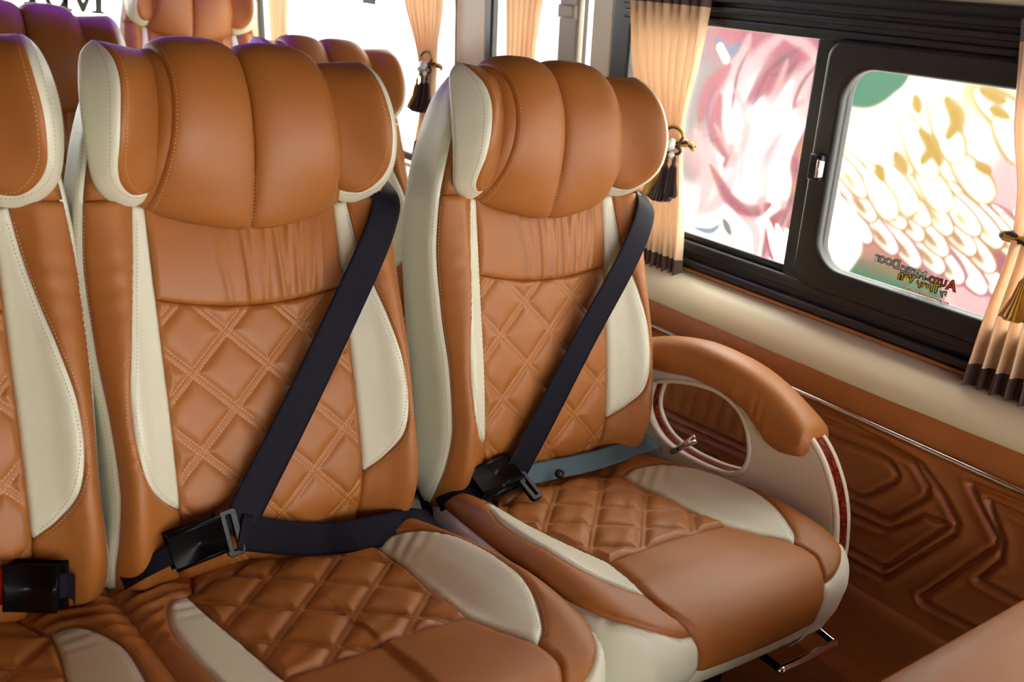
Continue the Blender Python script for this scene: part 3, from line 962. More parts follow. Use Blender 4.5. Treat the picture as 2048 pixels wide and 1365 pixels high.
# lower right wall: padded leather with pressed lines
EMB = [
    [(.80, -.575), (.745, -.567), (.658, -.559), (.635, -.561), (.621, -.574), (.622, -.585), (.654, -.623), (.672, -.635), (.697, -.636), (.80, -.632)],
    [(.80, -.545), (.669, -.537), (.606, -.543), (.572, -.569), (.569, -.584), (.612, -.642), (.624, -.648), (.698, -.651), (.80, -.66)],
    [(.80, -.533), (.751, -.529), (.594, -.541), (.553, -.568), (.518, -.600), (.517, -.617), (.592, -.731), (.603, -.740), (.668, -.743), (.80, -.748)],
    [(.80, -.68), (.687, -.673), (.619, -.666), (.609, -.661), (.569, -.614), (.529, -.610), (.593, -.711), (.605, -.723), (.670, -.725), (.80, -.73)],
    [(.30, -.524), (.443, -.532), (.519, -.538), (.508, -.549), (.463, -.595), (.461, -.606), (.538, -.737), (.534, -.741), (.449, -.736), (.30, -.73)],
    [(.30, -.55), (.438, -.549), (.489, -.548), (.454, -.594), (.449, -.620), (.470, -.666), (.403, -.665), (.30, -.66)],
    [(1.25, -.672), (1.10, -.667), (.866, -.651), (.80, -.652)], [(1.25, -.685), (1.098, -.681), (.862, -.664), (.80, -.665)],
    [(1.0, -.71), (.95, -.70), (.93, -.73), (.88, -.75)],
]
def wall_panel():
    ys = np.arange(-.3, 3.2, .03).tolist() + []
    yf = np.arange(.28, 1.25, .0027)
    ys = np.array(sorted(set(np.round([y for y in ys if y < .28 or y > 1.25], 4)) | set(np.round(yf, 4))))
    zs = np.concatenate([np.arange(-.92, -.78, .02), np.arange(-.78, -.5045, .0027), [-.505]])
    Yg, Zg = np.meshgrid(ys, zs, indexing='ij')
    q = np.stack([Yg.ravel(), Zg.ravel()], 1)
    h = np.zeros(len(q))
    near = (q[:, 0] > .27) & (q[:, 0] < 1.27) & (q[:, 1] > -.78)
    qq = q[near]; hh = np.zeros(len(qq))
    for e in EMB:
        d = dist_to(qq, np.array(e), closed=False)
        hh -= .0085 * np.exp(-(d / .0032) ** 2)
        hh += .0020 * np.exp(-((d - .009) / .006) ** 2)
    rb = (qq[:, 0] > .83) & (qq[:, 0] < 1.25)
    ribs = .004 * np.abs(np.sin((qq[:, 0]) * math.pi / .030)) * np.clip((qq[:, 1] + .665) / .02, 0, 1) * np.clip((-.535 - qq[:, 1]) / .02, 0, 1)
    hh += np.where(rb, ribs, 0)
    h[near] = hh
    P = np.stack([1.272 - h, q[:, 0], q[:, 1] + ZF], 1).reshape(len(ys), len(zs), 3)
    return grid(P, flip=True)
wr_ = struct(link('wall_right', mesh_of('wall_right', *wall_panel()), 'wall_tan'))
ledge = [(1.275, -.90), (1.235, -.905), (1.228, -.915), (1.226, -1.06)]
struct(link('trim_1', mesh_of('trim_1', *extrude_y(spline([(a, b) for a, b in ledge], 24), -.3, 3.2)), 'wall_tan'))
# upper leather band, slightly wavy
def band():
    ys = np.linspace(-.3, 3.2, 220); pr = spline([(1.268, -.522), (1.264, -.515), (1.262, -.50), (1.263, -.485), (1.267, -.472), (1.272, -.467)], 20)
    P = np.array([[(x - .0008 * math.sin(y * 47 + z * 30) * math.sin(y * 13), y, z + ZF + (.03 * max(0, (.75 - y)) ** 1.4 * max(0, (z + .50) / .033))) for x, z in pr] for y in ys])
    return grid(P, flip=True)
struct(link('trim_2', mesh_of('trim_2', *band()), 'wall_tan'))
# cream sill that curves out to the window
def sill():
    ys = np.linspace(-.3, 3.2, 120)
    P = []
    for y in ys:
        k = .03 * max(0, (.75 - y)) ** 1.4
        pr = spline([(1.276, -.475 + k), (1.268, -.470 + k), (1.266, -.455 + k * .9), (1.270, -.440 + k * .6), (1.281, -.425 + k * .3), (1.298, -.415), (1.32, -.410), (1.345, -.408)], 40)
        P.append([(x, y, z + ZF) for x, z in pr])
    return grid(np.array(P), flip=True)
struct(link('trim_3', mesh_of('trim_3', *sill()), 'cream'))
# chrome strip
ch = tube([(1.258, y, -.5125 + .004 * (1 - y) * .9 + ZF) for y in np.linspace(-.3, 3.2, 30)], .0042, 10)
struct(link('trim_4', mesh_of('trim_4', *ch), 'chrome'))

# window wall: cream posts between the windows
def post(y0, y1, z0=-.41, z1=.16, off=0.0, th=.03, mat='cream', name='pillar', bev=.008, parent=None):
    V, F = plate([(y0, z0), (y1, z0), (y1, z1), (y0, z1)], [], th / 2, bev)
    return mesh_of(name, to_wall(V, off), F, smooth=False)
def add_struct(name, me, mat):
    return struct(link(name, me, mat))
WALLS = []
for k, (a, b) in enumerate(((-.35, .12), (1.395, 1.462), (1.815, 1.94), (3.12, 3.3))):
    o = link('wall_right_pillar', post(a, b), 'cream', wr_)
# roof rail above the windows and the headliner
hl = spline([(1.30, .085), (1.285, .10), (1.262, .14), (1.22, .20), (1.12, .28), (.95, .33), (.6, .36), (.2, .36), (-.25, .33), (-.45, .26), (-.56, .15), (-.6, .08)], 80)
V_, F_ = extrude_y(hl, Y0, Y1, 4)
struct(link('ceiling', mesh_of('ceiling', V_, F_), 'headliner'))
struct(link('trim_7', mesh_of('trim_7', *tube([(1.318, y, -.4055 + ZF) for y in np.linspace(-.3, 3.2, 20)], .0035, 8)), 'wall_tan'))
struct(link('trim_8', mesh_of('trim_8', *extrude_y(spline([(1.288, .088), (1.282, .098), (1.268, .125), (1.25, .155)], 14), -.3, 3.28)), 'cream'))
struct(link('trim_5', mesh_of('trim_5', *extrude_y(spline([(1.30, .074), (1.283, .076), (1.279, .081), (1.285, .088), (1.30, .092)], 16), -.3, 3.28)), 'hem'))
# rear wall with the big back window
RY = 3.26
V_, F_ = plate([(-.62, -1.06), (1.36, -1.06), (1.36, .34), (-.62, .34)], [rrect(-.35, 1.20, -.38, .22, .06)], .02, .004)
V_ = np.asarray(V_); V_ = np.stack([V_[:, 0], RY + V_[:, 2], V_[:, 1] + ZF], 1)
rear = struct(link('wall_rear', mesh_of('wall_rear', V_, F_, smooth=False), 'cream'))
V_, F_ = plate(rrect(-.37, 1.22, -.40, .24, .06), [rrect(-.33, 1.18, -.36, .20, .05)], .012, .004)
V_ = np.asarray(V_); V_ = np.stack([V_[:, 0], RY - .03 + V_[:, 2], V_[:, 1] + ZF], 1)
wrear = struct(link('window_4', mesh_of('window_4', V_, F_, smooth=False), 'frame'))
link('pane', box_at(-.34, 1.19, RY - .004, RY + .0, -.37, .21, .0005), 'glass', wrear)
# left side and front (outside the picture): walls, windows and windscreen, openings and tints shaped for the light
lw = struct(link('wall_left', box_at(-.64, -.60, -.05, Y1, -ZF, -.40, .004), 'cream'))
link('door_panel', box_at(-.64, -.60, Y0, -.05, -ZF, -.40, .004), 'cream', lw)
for a, b in ((-.05, .05), (1.25, 1.36), (2.2, 2.3), (3.15, 3.28)):
    link('wall_left_pillar', box_at(-.64, -.60, a, b, -.40, .12, .004), 'cream', lw)
wf = struct(link('wall_front', box_at(-.64, 1.40, Y0 - .04, Y0, -ZF, -.62, .004), 'cream'))
link('windscreen_header', box_at(-.64, 1.40, Y0 - .04, Y0, .22, .40, .004), 'cream', wf)
link('windscreen', box_at(-.60, 1.36, Y0 - .02, Y0 - .015, -.62, .22, .001), 'tint_front', wf)
link('light_cut_pane', box_at(-.625, -.62, Y0, 1.30, -.40, .12, .001), 'tint', lw)  # unseen pane added to hold back daylight from the left
link('light_cut_pane', box_at(-.625, -.62, 1.30, Y1, -.40, .12, .001), 'tint_rear', lw)  # same added light-cutting pane, let through more for the rear rows

# ------------------------------------------------------------------ windows of the right wall
def ring(y0, y1, z0, z1, r, wdt, th, off, bev=.004, rin=None):
    V, F = plate(rrect(y0, y1, z0, z1, r), [rrect(y0 + wdt, y1 - wdt, z0 + wdt, z1 - wdt, (rin or max(.004, r - wdt)))], th / 2, bev, 3)
    return mesh_of('ring', to_wall(V, off), F, smooth=True)
def pane(y0, y1, z0, z1, off=0.0):
    V, F = plate([(y0, z0), (y1, z0), (y1, z1), (y0, z1)], [], .002, .0003)
    return mesh_of('pane', to_wall(V, off), F, smooth=False)
def bar(y0, y1, z0, z1, off, th, bev=.003, nm='bar'):
    V, F = plate([(y0, z0), (y1, z0), (y1, z1), (y0, z1)], [], th / 2, bev, 3)
    return mesh_of(nm, to_wall(V, off), F, smooth=True)
# window 1: fixed pane + sliding sash
V_, F_ = plate(rrect(.05, 1.398, -.412, .088, .05), [rrect(.10, 1.345, -.352, .032, .03)], .014, .005, 3)
w1 = struct(link('window_1', mesh_of('window_1', to_wall(V_, .004), F_, smooth=False), 'frame'))
link('pane', pane(.90, 1.36, -.36, .03, -.006), 'glass', w1)
link('bottom_track', bar(.10, 1.345, -.372, -.352, .016, .02, .004), 'frame', w1)
link('bottom_track', bar(.10, 1.345, -.398, -.384, .022, .02, .004), 'frame', w1)
link('glazing_bead', bar(.92, 1.345, -.352, -.340, .010, .012, .004), 'frame', w1)
link('top_track', bar(.06, 1.36, .020, .036, .016, .02, .004), 'frame', w1)
link('top_track', bar(.06, 1.36, .044, .054, .020, .02, .003), 'frame', w1)
link('top_track', bar(.06, 1.36, .060, .070, .024, .02, .003), 'frame', w1)
link('post', bar(.893, .928, -.36, .03, .012, .022, .005), 'frame', w1)
sash = link('sash', ring(.14, .900, -.358, .026, .03, .040, .022, .024, .008, .045), 'frame', w1)
link('sash_bead', ring(.165, .876, -.335, .008, .045, .018, .02, .014, .007, .04), 'frame', w1)
link('pane', pane(.17, .875, -.33, 0, .012), 'glass', w1)
# sash latch
lt = link('latch', bar(.868, .890, -.186, -.146, .042, .016, .004), 'black', w1)
V_, F_ = plate([(.862, -.178), (.868, -.180), (.868, -.152), (.862, -.154)], [], .007, .002)
link('latch_grip', mesh_of('grip', to_wall(V_, .054), F_), 'steel', w1)
# window 2 and 3
w2 = struct(link('window_2', ring(1.49, 1.83, -.40, .13, .04, .035, .02, .004, .006, .03), 'frame'))
link('pane', pane(1.51, 1.81, -.39, .12, 0), 'glass', w2)
w3 = struct(link('window_3', ring(1.925, 3.13, -.40, .13, .05, .024, .02, .004, .006, .04), 'frame'))
link('pane', pane(1.94, 3.11, -.39, .12, 0), 'glass', w3)
# belt cover strip on the pillar
V_, F_ = plate([(1.487, -.40), (1.547, -.40), (1.547, .14), (1.487, .14)], [], .010, .006, 3)
bc = struct(link('trim_6', mesh_of('trim_6', to_wall(V_, .018), F_), 'grey_trim'))
V_, F_ = plate([(1.49, .005), (1.54, .005), (1.54, .03), (1.49, .03)], [], .012, .005, 3)
link('guide_clip', mesh_of('clip', to_wall(V_, .026), F_), 'grey_trim', bc)

# ------------------------------------------------------------------ seats
bake()
TA = np.array([.45677, 1.1232, -.26834]); TB = np.array([.91086, 1.16006, -.25963]); TLO = -.404
RB = math.radians(6.93)
ra, za = seat_root('double_seat', TA, 'tan and cream quilted leather double seat joined by one cushion, nearest the camera', None)
add_backrest(ra, za, 0, 0, 0); add_backrest(ra, za, TLO, .003, 0)
add_cushion(ra, za, 'h_', 0, .037); add_cushion(ra, za, 'm_', TLO, .037)
add_base(ra, za, TLO - .16, .16)
rb, zb = seat_root('passenger_seat', TB, 'tan and cream quilted leather seat with padded armrest against the window wall', 'single passenger seats')
add_backrest(rb, zb, 0, 0, RB); add_cushion(rb, zb, 's_', 0, 0, math.radians(-1.5)); add_base(rb, zb, -.15, .15)
for nm, t, lb, fz in (('passenger_seat', (1.03, 2.06, -.30), 'tan leather seat in the second row, headrest seen between the two front headrests', -ZF),
                      ('passenger_seat', (.42, 2.18, -.292), 'shaded tan leather seat in the second row, behind the cut-off front-left headrest', -ZF),
                      ('passenger_seat', (.998, 2.90, -.167), 'tan leather seat in the last row, its headrest cut by the top of the picture', -ZF)):
    r_, z_ = seat_root(nm, t, lb, 'single passenger seats', fz)
    add_backrest(r_, z_, 0, 0, 0); add_cushion(r_, z_, 's_', 0, 0); add_base(r_, z_, -.15, .15)
# ------------------------------------------------------------------ armrest of the window seat (world units, parented to the seat)
def in_root(V, t):
    V = np.asarray(V, float); return V - np.array([t[0], t[1], -ZF + ZF])
def yz_plate(outer, holes, x, th, bev, seg=3):
    V, F = plate(outer, holes, th / 2, bev, seg); V = np.asarray(V)
    return np.stack([x - V[:, 2], V[:, 0], V[:, 1] + ZF], 1), F
HOLE = spline([(.993, -.549), (.919, -.524), (.857, -.519), (.812, -.538), (.789, -.577), (.788, -.611), (.807, -.633), (.855, -.645), (.921, -.648), (.97, -.638), (1.003, -.608), (1.007, -.572)], 72, True)
OUT = np.vstack([spline([(1.06, -.70), (1.00, -.705), (.938, -.70), (.80, -.69), (.70, -.685), (.615, -.68)], 30), spline([(.617, -.65), (.622, -.627), (.634, -.592), (.655, -.556), (.682, -.528), (.72, -.507), (.78, -.488), (.85, -.478), (.93, -.485), (1.03, -.51), (1.06, -.53)], 50)])
def scale_loop(L, c, s):
    return (np.asarray(L) - c) * s + c
hc = HOLE.mean(0)
arm_v, arm_f = yz_plate(OUT, [HOLE], 1.150, .034, .006)
arm = link('armrest', mesh_of('armrest', in_root(arm_v, (TB[0], TB[1])), arm_f, smooth=True), 'arm_cream', rb)
def arm_part(name, V, F, mat, smooth=True):
    return link(name, mesh_of(name, in_root(V, (TB[0], TB[1])), F, smooth), mat, arm)
rim = scale_loop(HOLE, hc, .985)
arm_part('hole_rim', *tube([(1.134, p[0], p[1] + ZF) for p in HOLE], .0042, 8, closed=True), 'arm_cream')
# burr wood lining set inside the opening
for off, nm in ((.0, 'wood_lining'),):
    inn = scale_loop(HOLE, hc, .99)
    P = np.array([[(x, p[0], p[1] + ZF) for x in (1.146, 1.160)] for p in inn])
    arm_part(nm, *grid(P, closed_u=True), 'wood')
arm_part('hole_rim', *tube([(1.163, p[0], p[1] + ZF) for p in scale_loop(HOLE, hc, .985)], .0040, 8, closed=True), 'arm_cream')
# padded top: sweep of a rounded section along the arch
PAD = np.array([(1.06, -.524, .025), (1.03, -.512, .028), (.98, -.4985, .0315), (.92, -.4865, .0315), (.857, -.486, .032), (.815, -.4925, .035), (.786, -.5030, .0395), (.761, -.5150, .0440), (.737, -.5225, .0415), (.713, -.526, .033), (.697, -.528, .024), (.689, -.529, .012)])
pc = spline(PAD, 72)
G = []
for i in range(len(pc)):
    row = []
    xs_ = .034 * min(1, .55 + .45 * (pc[i][2] / .024))
    for k in range(28):
        a = 2 * math.pi * k / 28
        ca, sa = math.cos(a), math.sin(a)
        cx = np.sign(ca) * abs(ca) ** .7 * xs_; cn = np.sign(sa) * abs(sa) ** .75 * pc[i][2]
        wrk = .0014 * math.sin(i * 1.35 + 1.5 * math.sin(i * .5)) * max(0, -ca) * max(0, .6 - sa) * (1 if 4 < i < 46 else .3)
        row.append((1.150 + cx - wrk, pc[i][0], pc[i][1] + cn + ZF))
    G.append(row)
G = np.array(G); V_, F_ = grid(np.swapaxes(G, 0, 1), closed_u=True)
n_ = len(pc); F_ = list(F_) + [tuple(k * n_ + n_ - 1 for k in range(28)), tuple(k * n_ for k in range(27, -1, -1))]
arm_part('arm_pad', V_, F_, 'tan')
# wood strip and cream edge down the front of the arm
fr = spline([(.700, -.524), (.686, -.533), (.667, -.551), (.645, -.582), (.630, -.616), (.621, -.655), (.617, -.69)], 44)
ft = np.gradient(fr, axis=0); ft /= np.linalg.norm(ft, axis=1)[:, None]; fn = np.stack([ft[:, 1], -ft[:, 0]], 1)
fn *= np.where(fn[:, :1] > 0, -1, 1)
P = np.array([[(1.150 + dx, p[0] + .009 * n[0], p[1] + ZF + .009 * n[1]) for dx in (-.009, .009)] for p, n in zip(fr, fn)]); arm_part('wood_strip', *grid(P), 'wood')
for xx in (1.163, 1.137):
    arm_part('edge_bead', *tube([(xx, p[0] + .006 * n[0], p[1] + ZF + .006 * n[1]) for p, n in zip(fr, fn)], .0050, 8), 'arm_cream')
# recline lever
lev = link('recline_lever', mesh_of('lever', in_root(join(tube([(1.132, .934, -.654 + ZF), (1.124, .907, -.629 + ZF), (1.118, .880, -.602 + ZF)], [.0045, .0058, .0072], 12))[0], (TB[0], TB[1])), tube([(0, 0, 0), (0, 0, .1), (0, 0, .2)], .01, 12)[1]), 'chrome', rb)
# slide bar under the cushion
bp_ = [(.975, .64, -.76), (.975, .565, -.765), (.985, .555, -.765), (1.085, .555, -.765), (1.095, .565, -.765), (1.095, .66, -.755)]
link('slide_bar', mesh_of('bar', in_root([(p[0], p[1], p[2] + ZF) for p in tube(spline(bp_, 30), .0055, 10)[0]], (TB[0], TB[1])), tube(spline(bp_, 30), .0055, 10)[1]), 'chrome', rb)

# ------------------------------------------------------------------ seat belts
def loc_uvw(t, rec, pts):
    """seat-local u, v, w of the backrest -> world units (without ZF)"""
    out = []
    for u, v, w in pts:
        p = np.array([u, 0, 0]) + v * AXV + w * AXW
        y, z = p[1] - PIV[1], p[2] - PIV[2]
        out.append((t[0] + p[0], t[1] + PIV[1] + math.cos(rec) * y - math.sin(rec) * z, t[2] + PIV[2] + math.sin(rec) * y + math.cos(rec) * z))
    return np.array(out)
def up(P):
    P = np.array(P, float).copy(); P[:, 2] += ZF; return P
def belt_thing(name, label):
    return thing(name, wp((0, 0, -ZF)), label, 'seat belt', 'fastened seat belts')
def add_ribbon(root, name, pts, wd, width, mat):
    V, F, UV = ribbon(up(pts), wd, width)
    return link(name, mesh_of(name, V, F, True, UV), mat, root)
def belt_dirs(pts, normal):
    p = np.asarray(pts); t = np.gradient(p, axis=0)
    return np.cross(t, normal)
def rotx(v, r):
    return np.array([v[0], math.cos(r) * v[1] - math.sin(r) * v[2], math.sin(r) * v[1] + math.cos(r) * v[2]])
def tongue_mesh(c, along, across, nrm, s=1.0):
    """slotted latch plate"""
    o = rrect(-.034 * s, .034 * s, -.013 * s, .013 * s, .006 * s); h = rrect(-.026 * s, .026 * s, -.0035 * s, .0035 * s, .002 * s)
    V, F = plate(o, [h], .0045 * s, .0015 * s); V = np.asarray(V)
    A = [np.asarray(q, float) / np.linalg.norm(q) for q in (across, along, nrm)]
    return np.array([np.asarray(c) + A[0] * v[0] + A[1] * v[1] + A[2] * v[2] for v in V]), F

# front double seat, right place
bA = belt_thing('seat_belt', 'navy three-point seat belt fastened across the front double seat')
nA = AXW
sh = loc_uvw(TA, 0, [(.238, .16, -.13), (.226, .10, -.095), (.216, .060, -.060), (.208, .038, -.020), (.195, .014, .020), (.176, -.018, .042), (.14, -.080, .046), (.04, -.235, .038), (-.03, -.337, .033), (-.072, -.397, .030)])
add_ribbon(bA, 'shoulder_strap', sh[2:], belt_dirs(sh[2:], nA), .043, 'belt')
add_ribbon(bA, 'upper_strap', sh[:3], belt_dirs(sh[:3], np.array([.9, -.35, 0])), .040, 'belt_blue_sheen')
lap = TA + np.array([(-.066, -.180, -.352), (-.02, -.168, -.376), (.02, -.160, -.395), (.052, -.157, -.405), (.100, -.176, -.401), (.159, -.181, -.399), (.198, -.184, -.399), (.226, -.172, -.418), (.242, -.150, -.470)])
CUP = -np.array(d2)
wdl = np.array([CUP, CUP, CUP, CUP, CUP, CUP * .7 + np.array([0, .4, 0]), (0, .9, .3), (0, 1, .1), (0, 1, 0)])
add_ribbon(bA, 'lap_strap', lap, wdl, .043, 'belt')
T0 = loc_uvw(TA, 0, [(-.0745, -.392, .033)])[0]
dA = np.array([-.92, -.39, 0]); al = loc_uvw(TA, 0, [(-.116, -.398, .034)])[0] - T0
ac = np.cross(al, AXW)
V_, F_ = tongue_mesh(T0 + np.array([0, 0, ZF]), al, ac, AXW, .85)
link('tongue', mesh_of('tongue', V_, F_, False), 'black', bA)
c_ = T0 + al * .42 + np.array([0, 0, ZF])
link('tongue_blade', obox(c_, (al, ac, AXW), (.016, .034, .003), .001), 'steel', bA)
k1 = thing('belt_buckle', wp((0, 0, -ZF)), 'black buckle with the navy belt clipped in, on the front double seat', 'buckle', 'seat belt buckles')
bc_ = T0 + al * 1.05 + np.array([0, 0, ZF + .005])
link('buckle_body', obox(bc_, (al, ac, AXW), (.056, .038, .020), .004), 'black', k1)
link('release_button', obox(bc_ - al / np.linalg.norm(al) * .0272, (al, ac, AXW), (.006, .032, .014), .001), 'red', k1)
e_ = bc_ + al / np.linalg.norm(al) * .028 - np.array([0, 0, ZF])
add_ribbon(k1, 'stalk', [e_ + np.array([.008, 0, 0]), e_ + np.array([-.010, .002, -.008]), e_ + np.array([-.030, .012, -.022]), e_ + np.array([-.048, .030, -.044])], np.tile(-np.array(d2) + np.array([0, .1, 0]), (4, 1)), .022, 'belt')

# window seat
bB = belt_thing('seat_belt', 'navy seat belt fastened across the window seat')
nB = rotx(AXW, RB)
sh = loc_uvw(TB, RB, [(.216, .046, -.07), (.210, .026, -.030), (.198, .004, .014), (.180, -.026, .042), (.137, -.093, .048), (.05, -.215, .038), (-.03, -.328, .032), (-.072, -.392, .024), (-.084, -.412, .02)])
add_ribbon(bB, 'shoulder_strap', sh, belt_dirs(sh, nB), .043, 'belt')
lap = TB + np.array([(-.075, -.192, -.392), (-.04, -.176, -.412), (.006, -.176, -.414), (.083, -.182, -.412), (.157, -.188, -.402), (.207, -.193, -.395), (.235, -.175, -.425), (.245, -.15, -.48)])
wdl = np.array([(0, .7, .6), (-.05, .75, .55), (-.05, .8, .5), (0, .8, .45), (0, .85, .4), (0, .9, .3), (0, 1, .1), (0, 1, 0)])
lap[:, 2] += .008
lb = add_ribbon(bB, 'lap_strap', lap, wdl, .034, 'belt_blue_sheen')
T1 = sh[-1]; dB = np.array([-.93, -.10, -.10])
acB = np.cross(dB, np.array([0, -.45, .9])); nb_ = np.cross(acB, dB); nb_ *= np.sign(nb_[2])
V_, F_ = tongue_mesh(T1 + np.array([.012, -.02, ZF - .008]), dB, acB, nb_, .8)
link('tongue', mesh_of('tongue', V_, F_, False), 'black', bB)
link('stopper_button', mesh_of('stop', *tube(up(TB + np.array([(.0, -.198, -.404), (.0, -.2, -.398)])), .0075, 12)), 'black', bB)
k2 = thing('belt_buckle', wp((0, 0, -ZF)), 'glossy black buckle holding the belt of the window seat', 'buckle', 'seat belt buckles')
bc_ = TB + np.array([-.122, -.190, -.388 + ZF])
link('buckle_body', obox(bc_, (dB, acB, nb_), (.070, .040, .026), .004), 'black', k2)
e_ = bc_ + dB * .036 - np.array([0, 0, ZF])
add_ribbon(k2, 'stalk', [e_, e_ + np.array([-.014, -.004, -.004]), e_ + np.array([-.03, .006, -.012]), e_ + np.array([-.04, .03, -.04])], [acB, acB * .7 + np.array([0, 0, .02]), acB * .5 + np.array([0, 0, .04]), acB], .028, 'belt')

# left place of the double seat: loose buckle
k3 = thing('belt_buckle', wp((0, 0, -ZF)), 'black buckle with a red release button at the left edge', 'buckle', 'seat belt buckles')
dL = -np.array(r2) + np.array([0, 0, .03]); acL = -np.array(d2); nl = -np.array(fw) + .25 * acL
bc_ = TA + np.array([-.296, -.165, -.366 + ZF]) + np.array(r2) * .011
link('buckle_body', obox(bc_, (dL, acL, np.cross(dL, acL)), (.050, .042, .026), .004), 'black', k3)
link('release_button', obox(bc_ + dL * .029, (dL, acL, np.cross(dL, acL)), (.014, .036, .018), .001), 'red', k3)
e_ = bc_ - dL * .024 - np.array([0, 0, ZF])
add_ribbon(k3, 'stalk', [e_, e_ + np.array([.010, .004, -.004]), e_ + np.array([.018, .014, -.016]), e_ + np.array([.022, .03, -.04])], np.tile(acL, (4, 1)), .026, 'belt')

# receiver and grey strap between the two seats
k4 = thing('belt_anchor', wp((0, 0, -ZF)), 'black belt receiver with grey strap in the gap between the front seats', 'belt anchor', 'seat belt anchors')
bc_ = TA + np.array([.222, -.075, -.425 + ZF])
link('receiver', obox(bc_, ((.2, -.35, .9), (.95, .2, -.1), (0, -.9, -.35)), (.05, .030, .022), .003), 'black', k4)
link('receiver_tip', obox(bc_ + np.array([.004, -.005, .03]), ((.2, -.35, .9), (.95, .2, -.1), (0, -.9, -.35)), (.014, .020, .014), .002), 'steel', k4)
g0 = TA + np.array([(.236, .02, -.40), (.250, -.02, -.385), (.256, -.06, -.405), (.252, -.11, -.44), (.240, -.15, -.48)])
add_ribbon(k4, 'strap', g0, np.tile([.9, .3, .1], (5, 1)), .018, 'belt')

# belt behind the armrest end
k5 = thing('belt_anchor', wp((0, 0, -ZF)), 'blue-grey strap and black anchor beside the window seat armrest', 'belt anchor', 'seat belt anchors')
g0 = TB + np.array([(.205, -.02, -.40), (.225, -.06, -.385), (.236, -.11, -.40), (.244, -.15, -.425)])
add_ribbon(k5, 'strap', g0, np.tile([.9, .35, .1], (4, 1)), .020, 'belt_blue_sheen')
link('anchor_block', obox(TB + np.array([.195, -.055, -.425 + ZF]), ((1, 0, 0), (0, 1, 0), (0, 0, 1)), (.05, .05, .05), .005), 'black', k5)

# ------------------------------------------------------------------ curtains
def tri(x):
    return 2 * np.abs(2 * (x - np.floor(x + .5))) - 1
def curtain(name, label, yl, yr, zt, zb, n, off, hem_t=.025, hem_b=.045, amp=.018, pinch=None):
    """yl / yr: list of (z, y) control points of the two edges"""
    zs_ = np.linspace(zt, zb, 90)
    L = pchip(zs_, [p[0] for p in yl], [p[1] for p in yl]); R_ = pchip(zs_, [p[0] for p in yr], [p[1] for p in yr])
    tau = np.linspace(0, 1, n * 12 + 1)
    P = np.zeros((len(zs_), len(tau), 3))
    ymid = (L[0] + R_[0]) / 2
    for i, z in enumerate(zs_):
        ph = n * tau + .10 * math.sin(9 * z); fr_ = ph - np.floor(ph); wv = np.where(fr_ < .78, fr_ / .78 * 2 - 1, 1 - (fr_ - .78) / .22 * 2); wv = np.sin(wv * math.pi / 2 * .96)
        am = amp * min(1.25, .55 + .6 * abs(R_[0] - L[0]) / (abs(R_[i] - L[i]) + .02) * .35)
        jit = .0015 * np.sin(tau * 31 + z * 14)
        P[i, :, 0] = win_x(z) - off - am * (1 + wv) * .5 + jit
        P[i, :, 1] = L[i] + (R_[i] - L[i]) * tau + (R_[i] - L[i]) / n * .16 * np.sin(2 * math.pi * fr_)
        P[i, :, 2] = z + ZF
    base = (K * float(win_x(zb) - off), K * float((L[-1] + R_[-1]) / 2), K * (zb + ZF))
    root = thing(name, base, label, 'curtain', 'side window curtains')
    O = np.array([win_x(zb) - off, (L[-1] + R_[-1]) / 2, zb + ZF])
    i1 = int(np.searchsorted(-zs_, -(zt - hem_t))); i2 = int(np.searchsorted(-zs_, -(zb + hem_b)))
    for nm, a, b, mt in (('top_hem', 0, i1 + 1, 'hem'), ('drape', i1, i2 + 1, 'curtain'), ('bottom_hem', i2, len(zs_), 'hem')):
        if b - a < 2:
            continue
        ext = P[a:b].copy()
        if nm == 'bottom_hem':
            ext[:, :, 0] += .0022 * np.sin(tau * n * 24)[None, :]
        V, F = grid(ext - O)
        link(nm, mesh_of(nm, V, F), mt, root)
    return root
cA = curtain('curtain', 'pleated peach curtain tied back at the left end of the big two-pane window', [(.07, 1.335), (-.05, 1.315), (-.19, 1.25), (-.3, 1.262), (-.44, 1.268)], [(.07, 1.137), (-.05, 1.148), (-.14, 1.160), (-.19, 1.158), (-.25, 1.152), (-.35, 1.14), (-.44, 1.134)], .072, -.428, 9, .036, .022, .042)
cB = curtain('curtain', 'pleated peach curtain hanging at the right edge of the picture', [(.07, .30), (-.1, .36), (-.2, .42), (-.3, .40), (-.44, .38)], [(.07, .62), (-.05, .60), (-.15, .568), (-.2, .562), (-.3, .574), (-.44, .588)], .072, -.412, 10, .036, .022, .036, .022)
cC = curtain('curtain', 'narrow peach curtain in the small window behind the pillar', [(.13, 1.715), (-.1, 1.70), (-.36, 1.70)], [(.13, 1.575), (-.1, 1.60), (-.36, 1.60)], .13, -.37, 6, .036, .02, .04)
cD = curtain('curtain', 'peach curtain with tied-back tassel at the front end of the rear side window', [(.13, 2.16), (0, 2.13), (-.12, 2.06), (-.2, 2.03), (-.36, 2.08)], [(.13, 1.95), (0, 1.958), (-.12, 1.975), (-.2, 1.98), (-.36, 1.96)], .13, -.37, 8, .036, .02, .04)
cE = curtain('curtain', 'shaded peach curtain at the far end of the rear side window', [(.13, 2.97), (-.36, 2.95)], [(.13, 2.78), (-.1, 2.82), (-.36, 2.83)], .13, -.37, 7, .036, .02, .04)

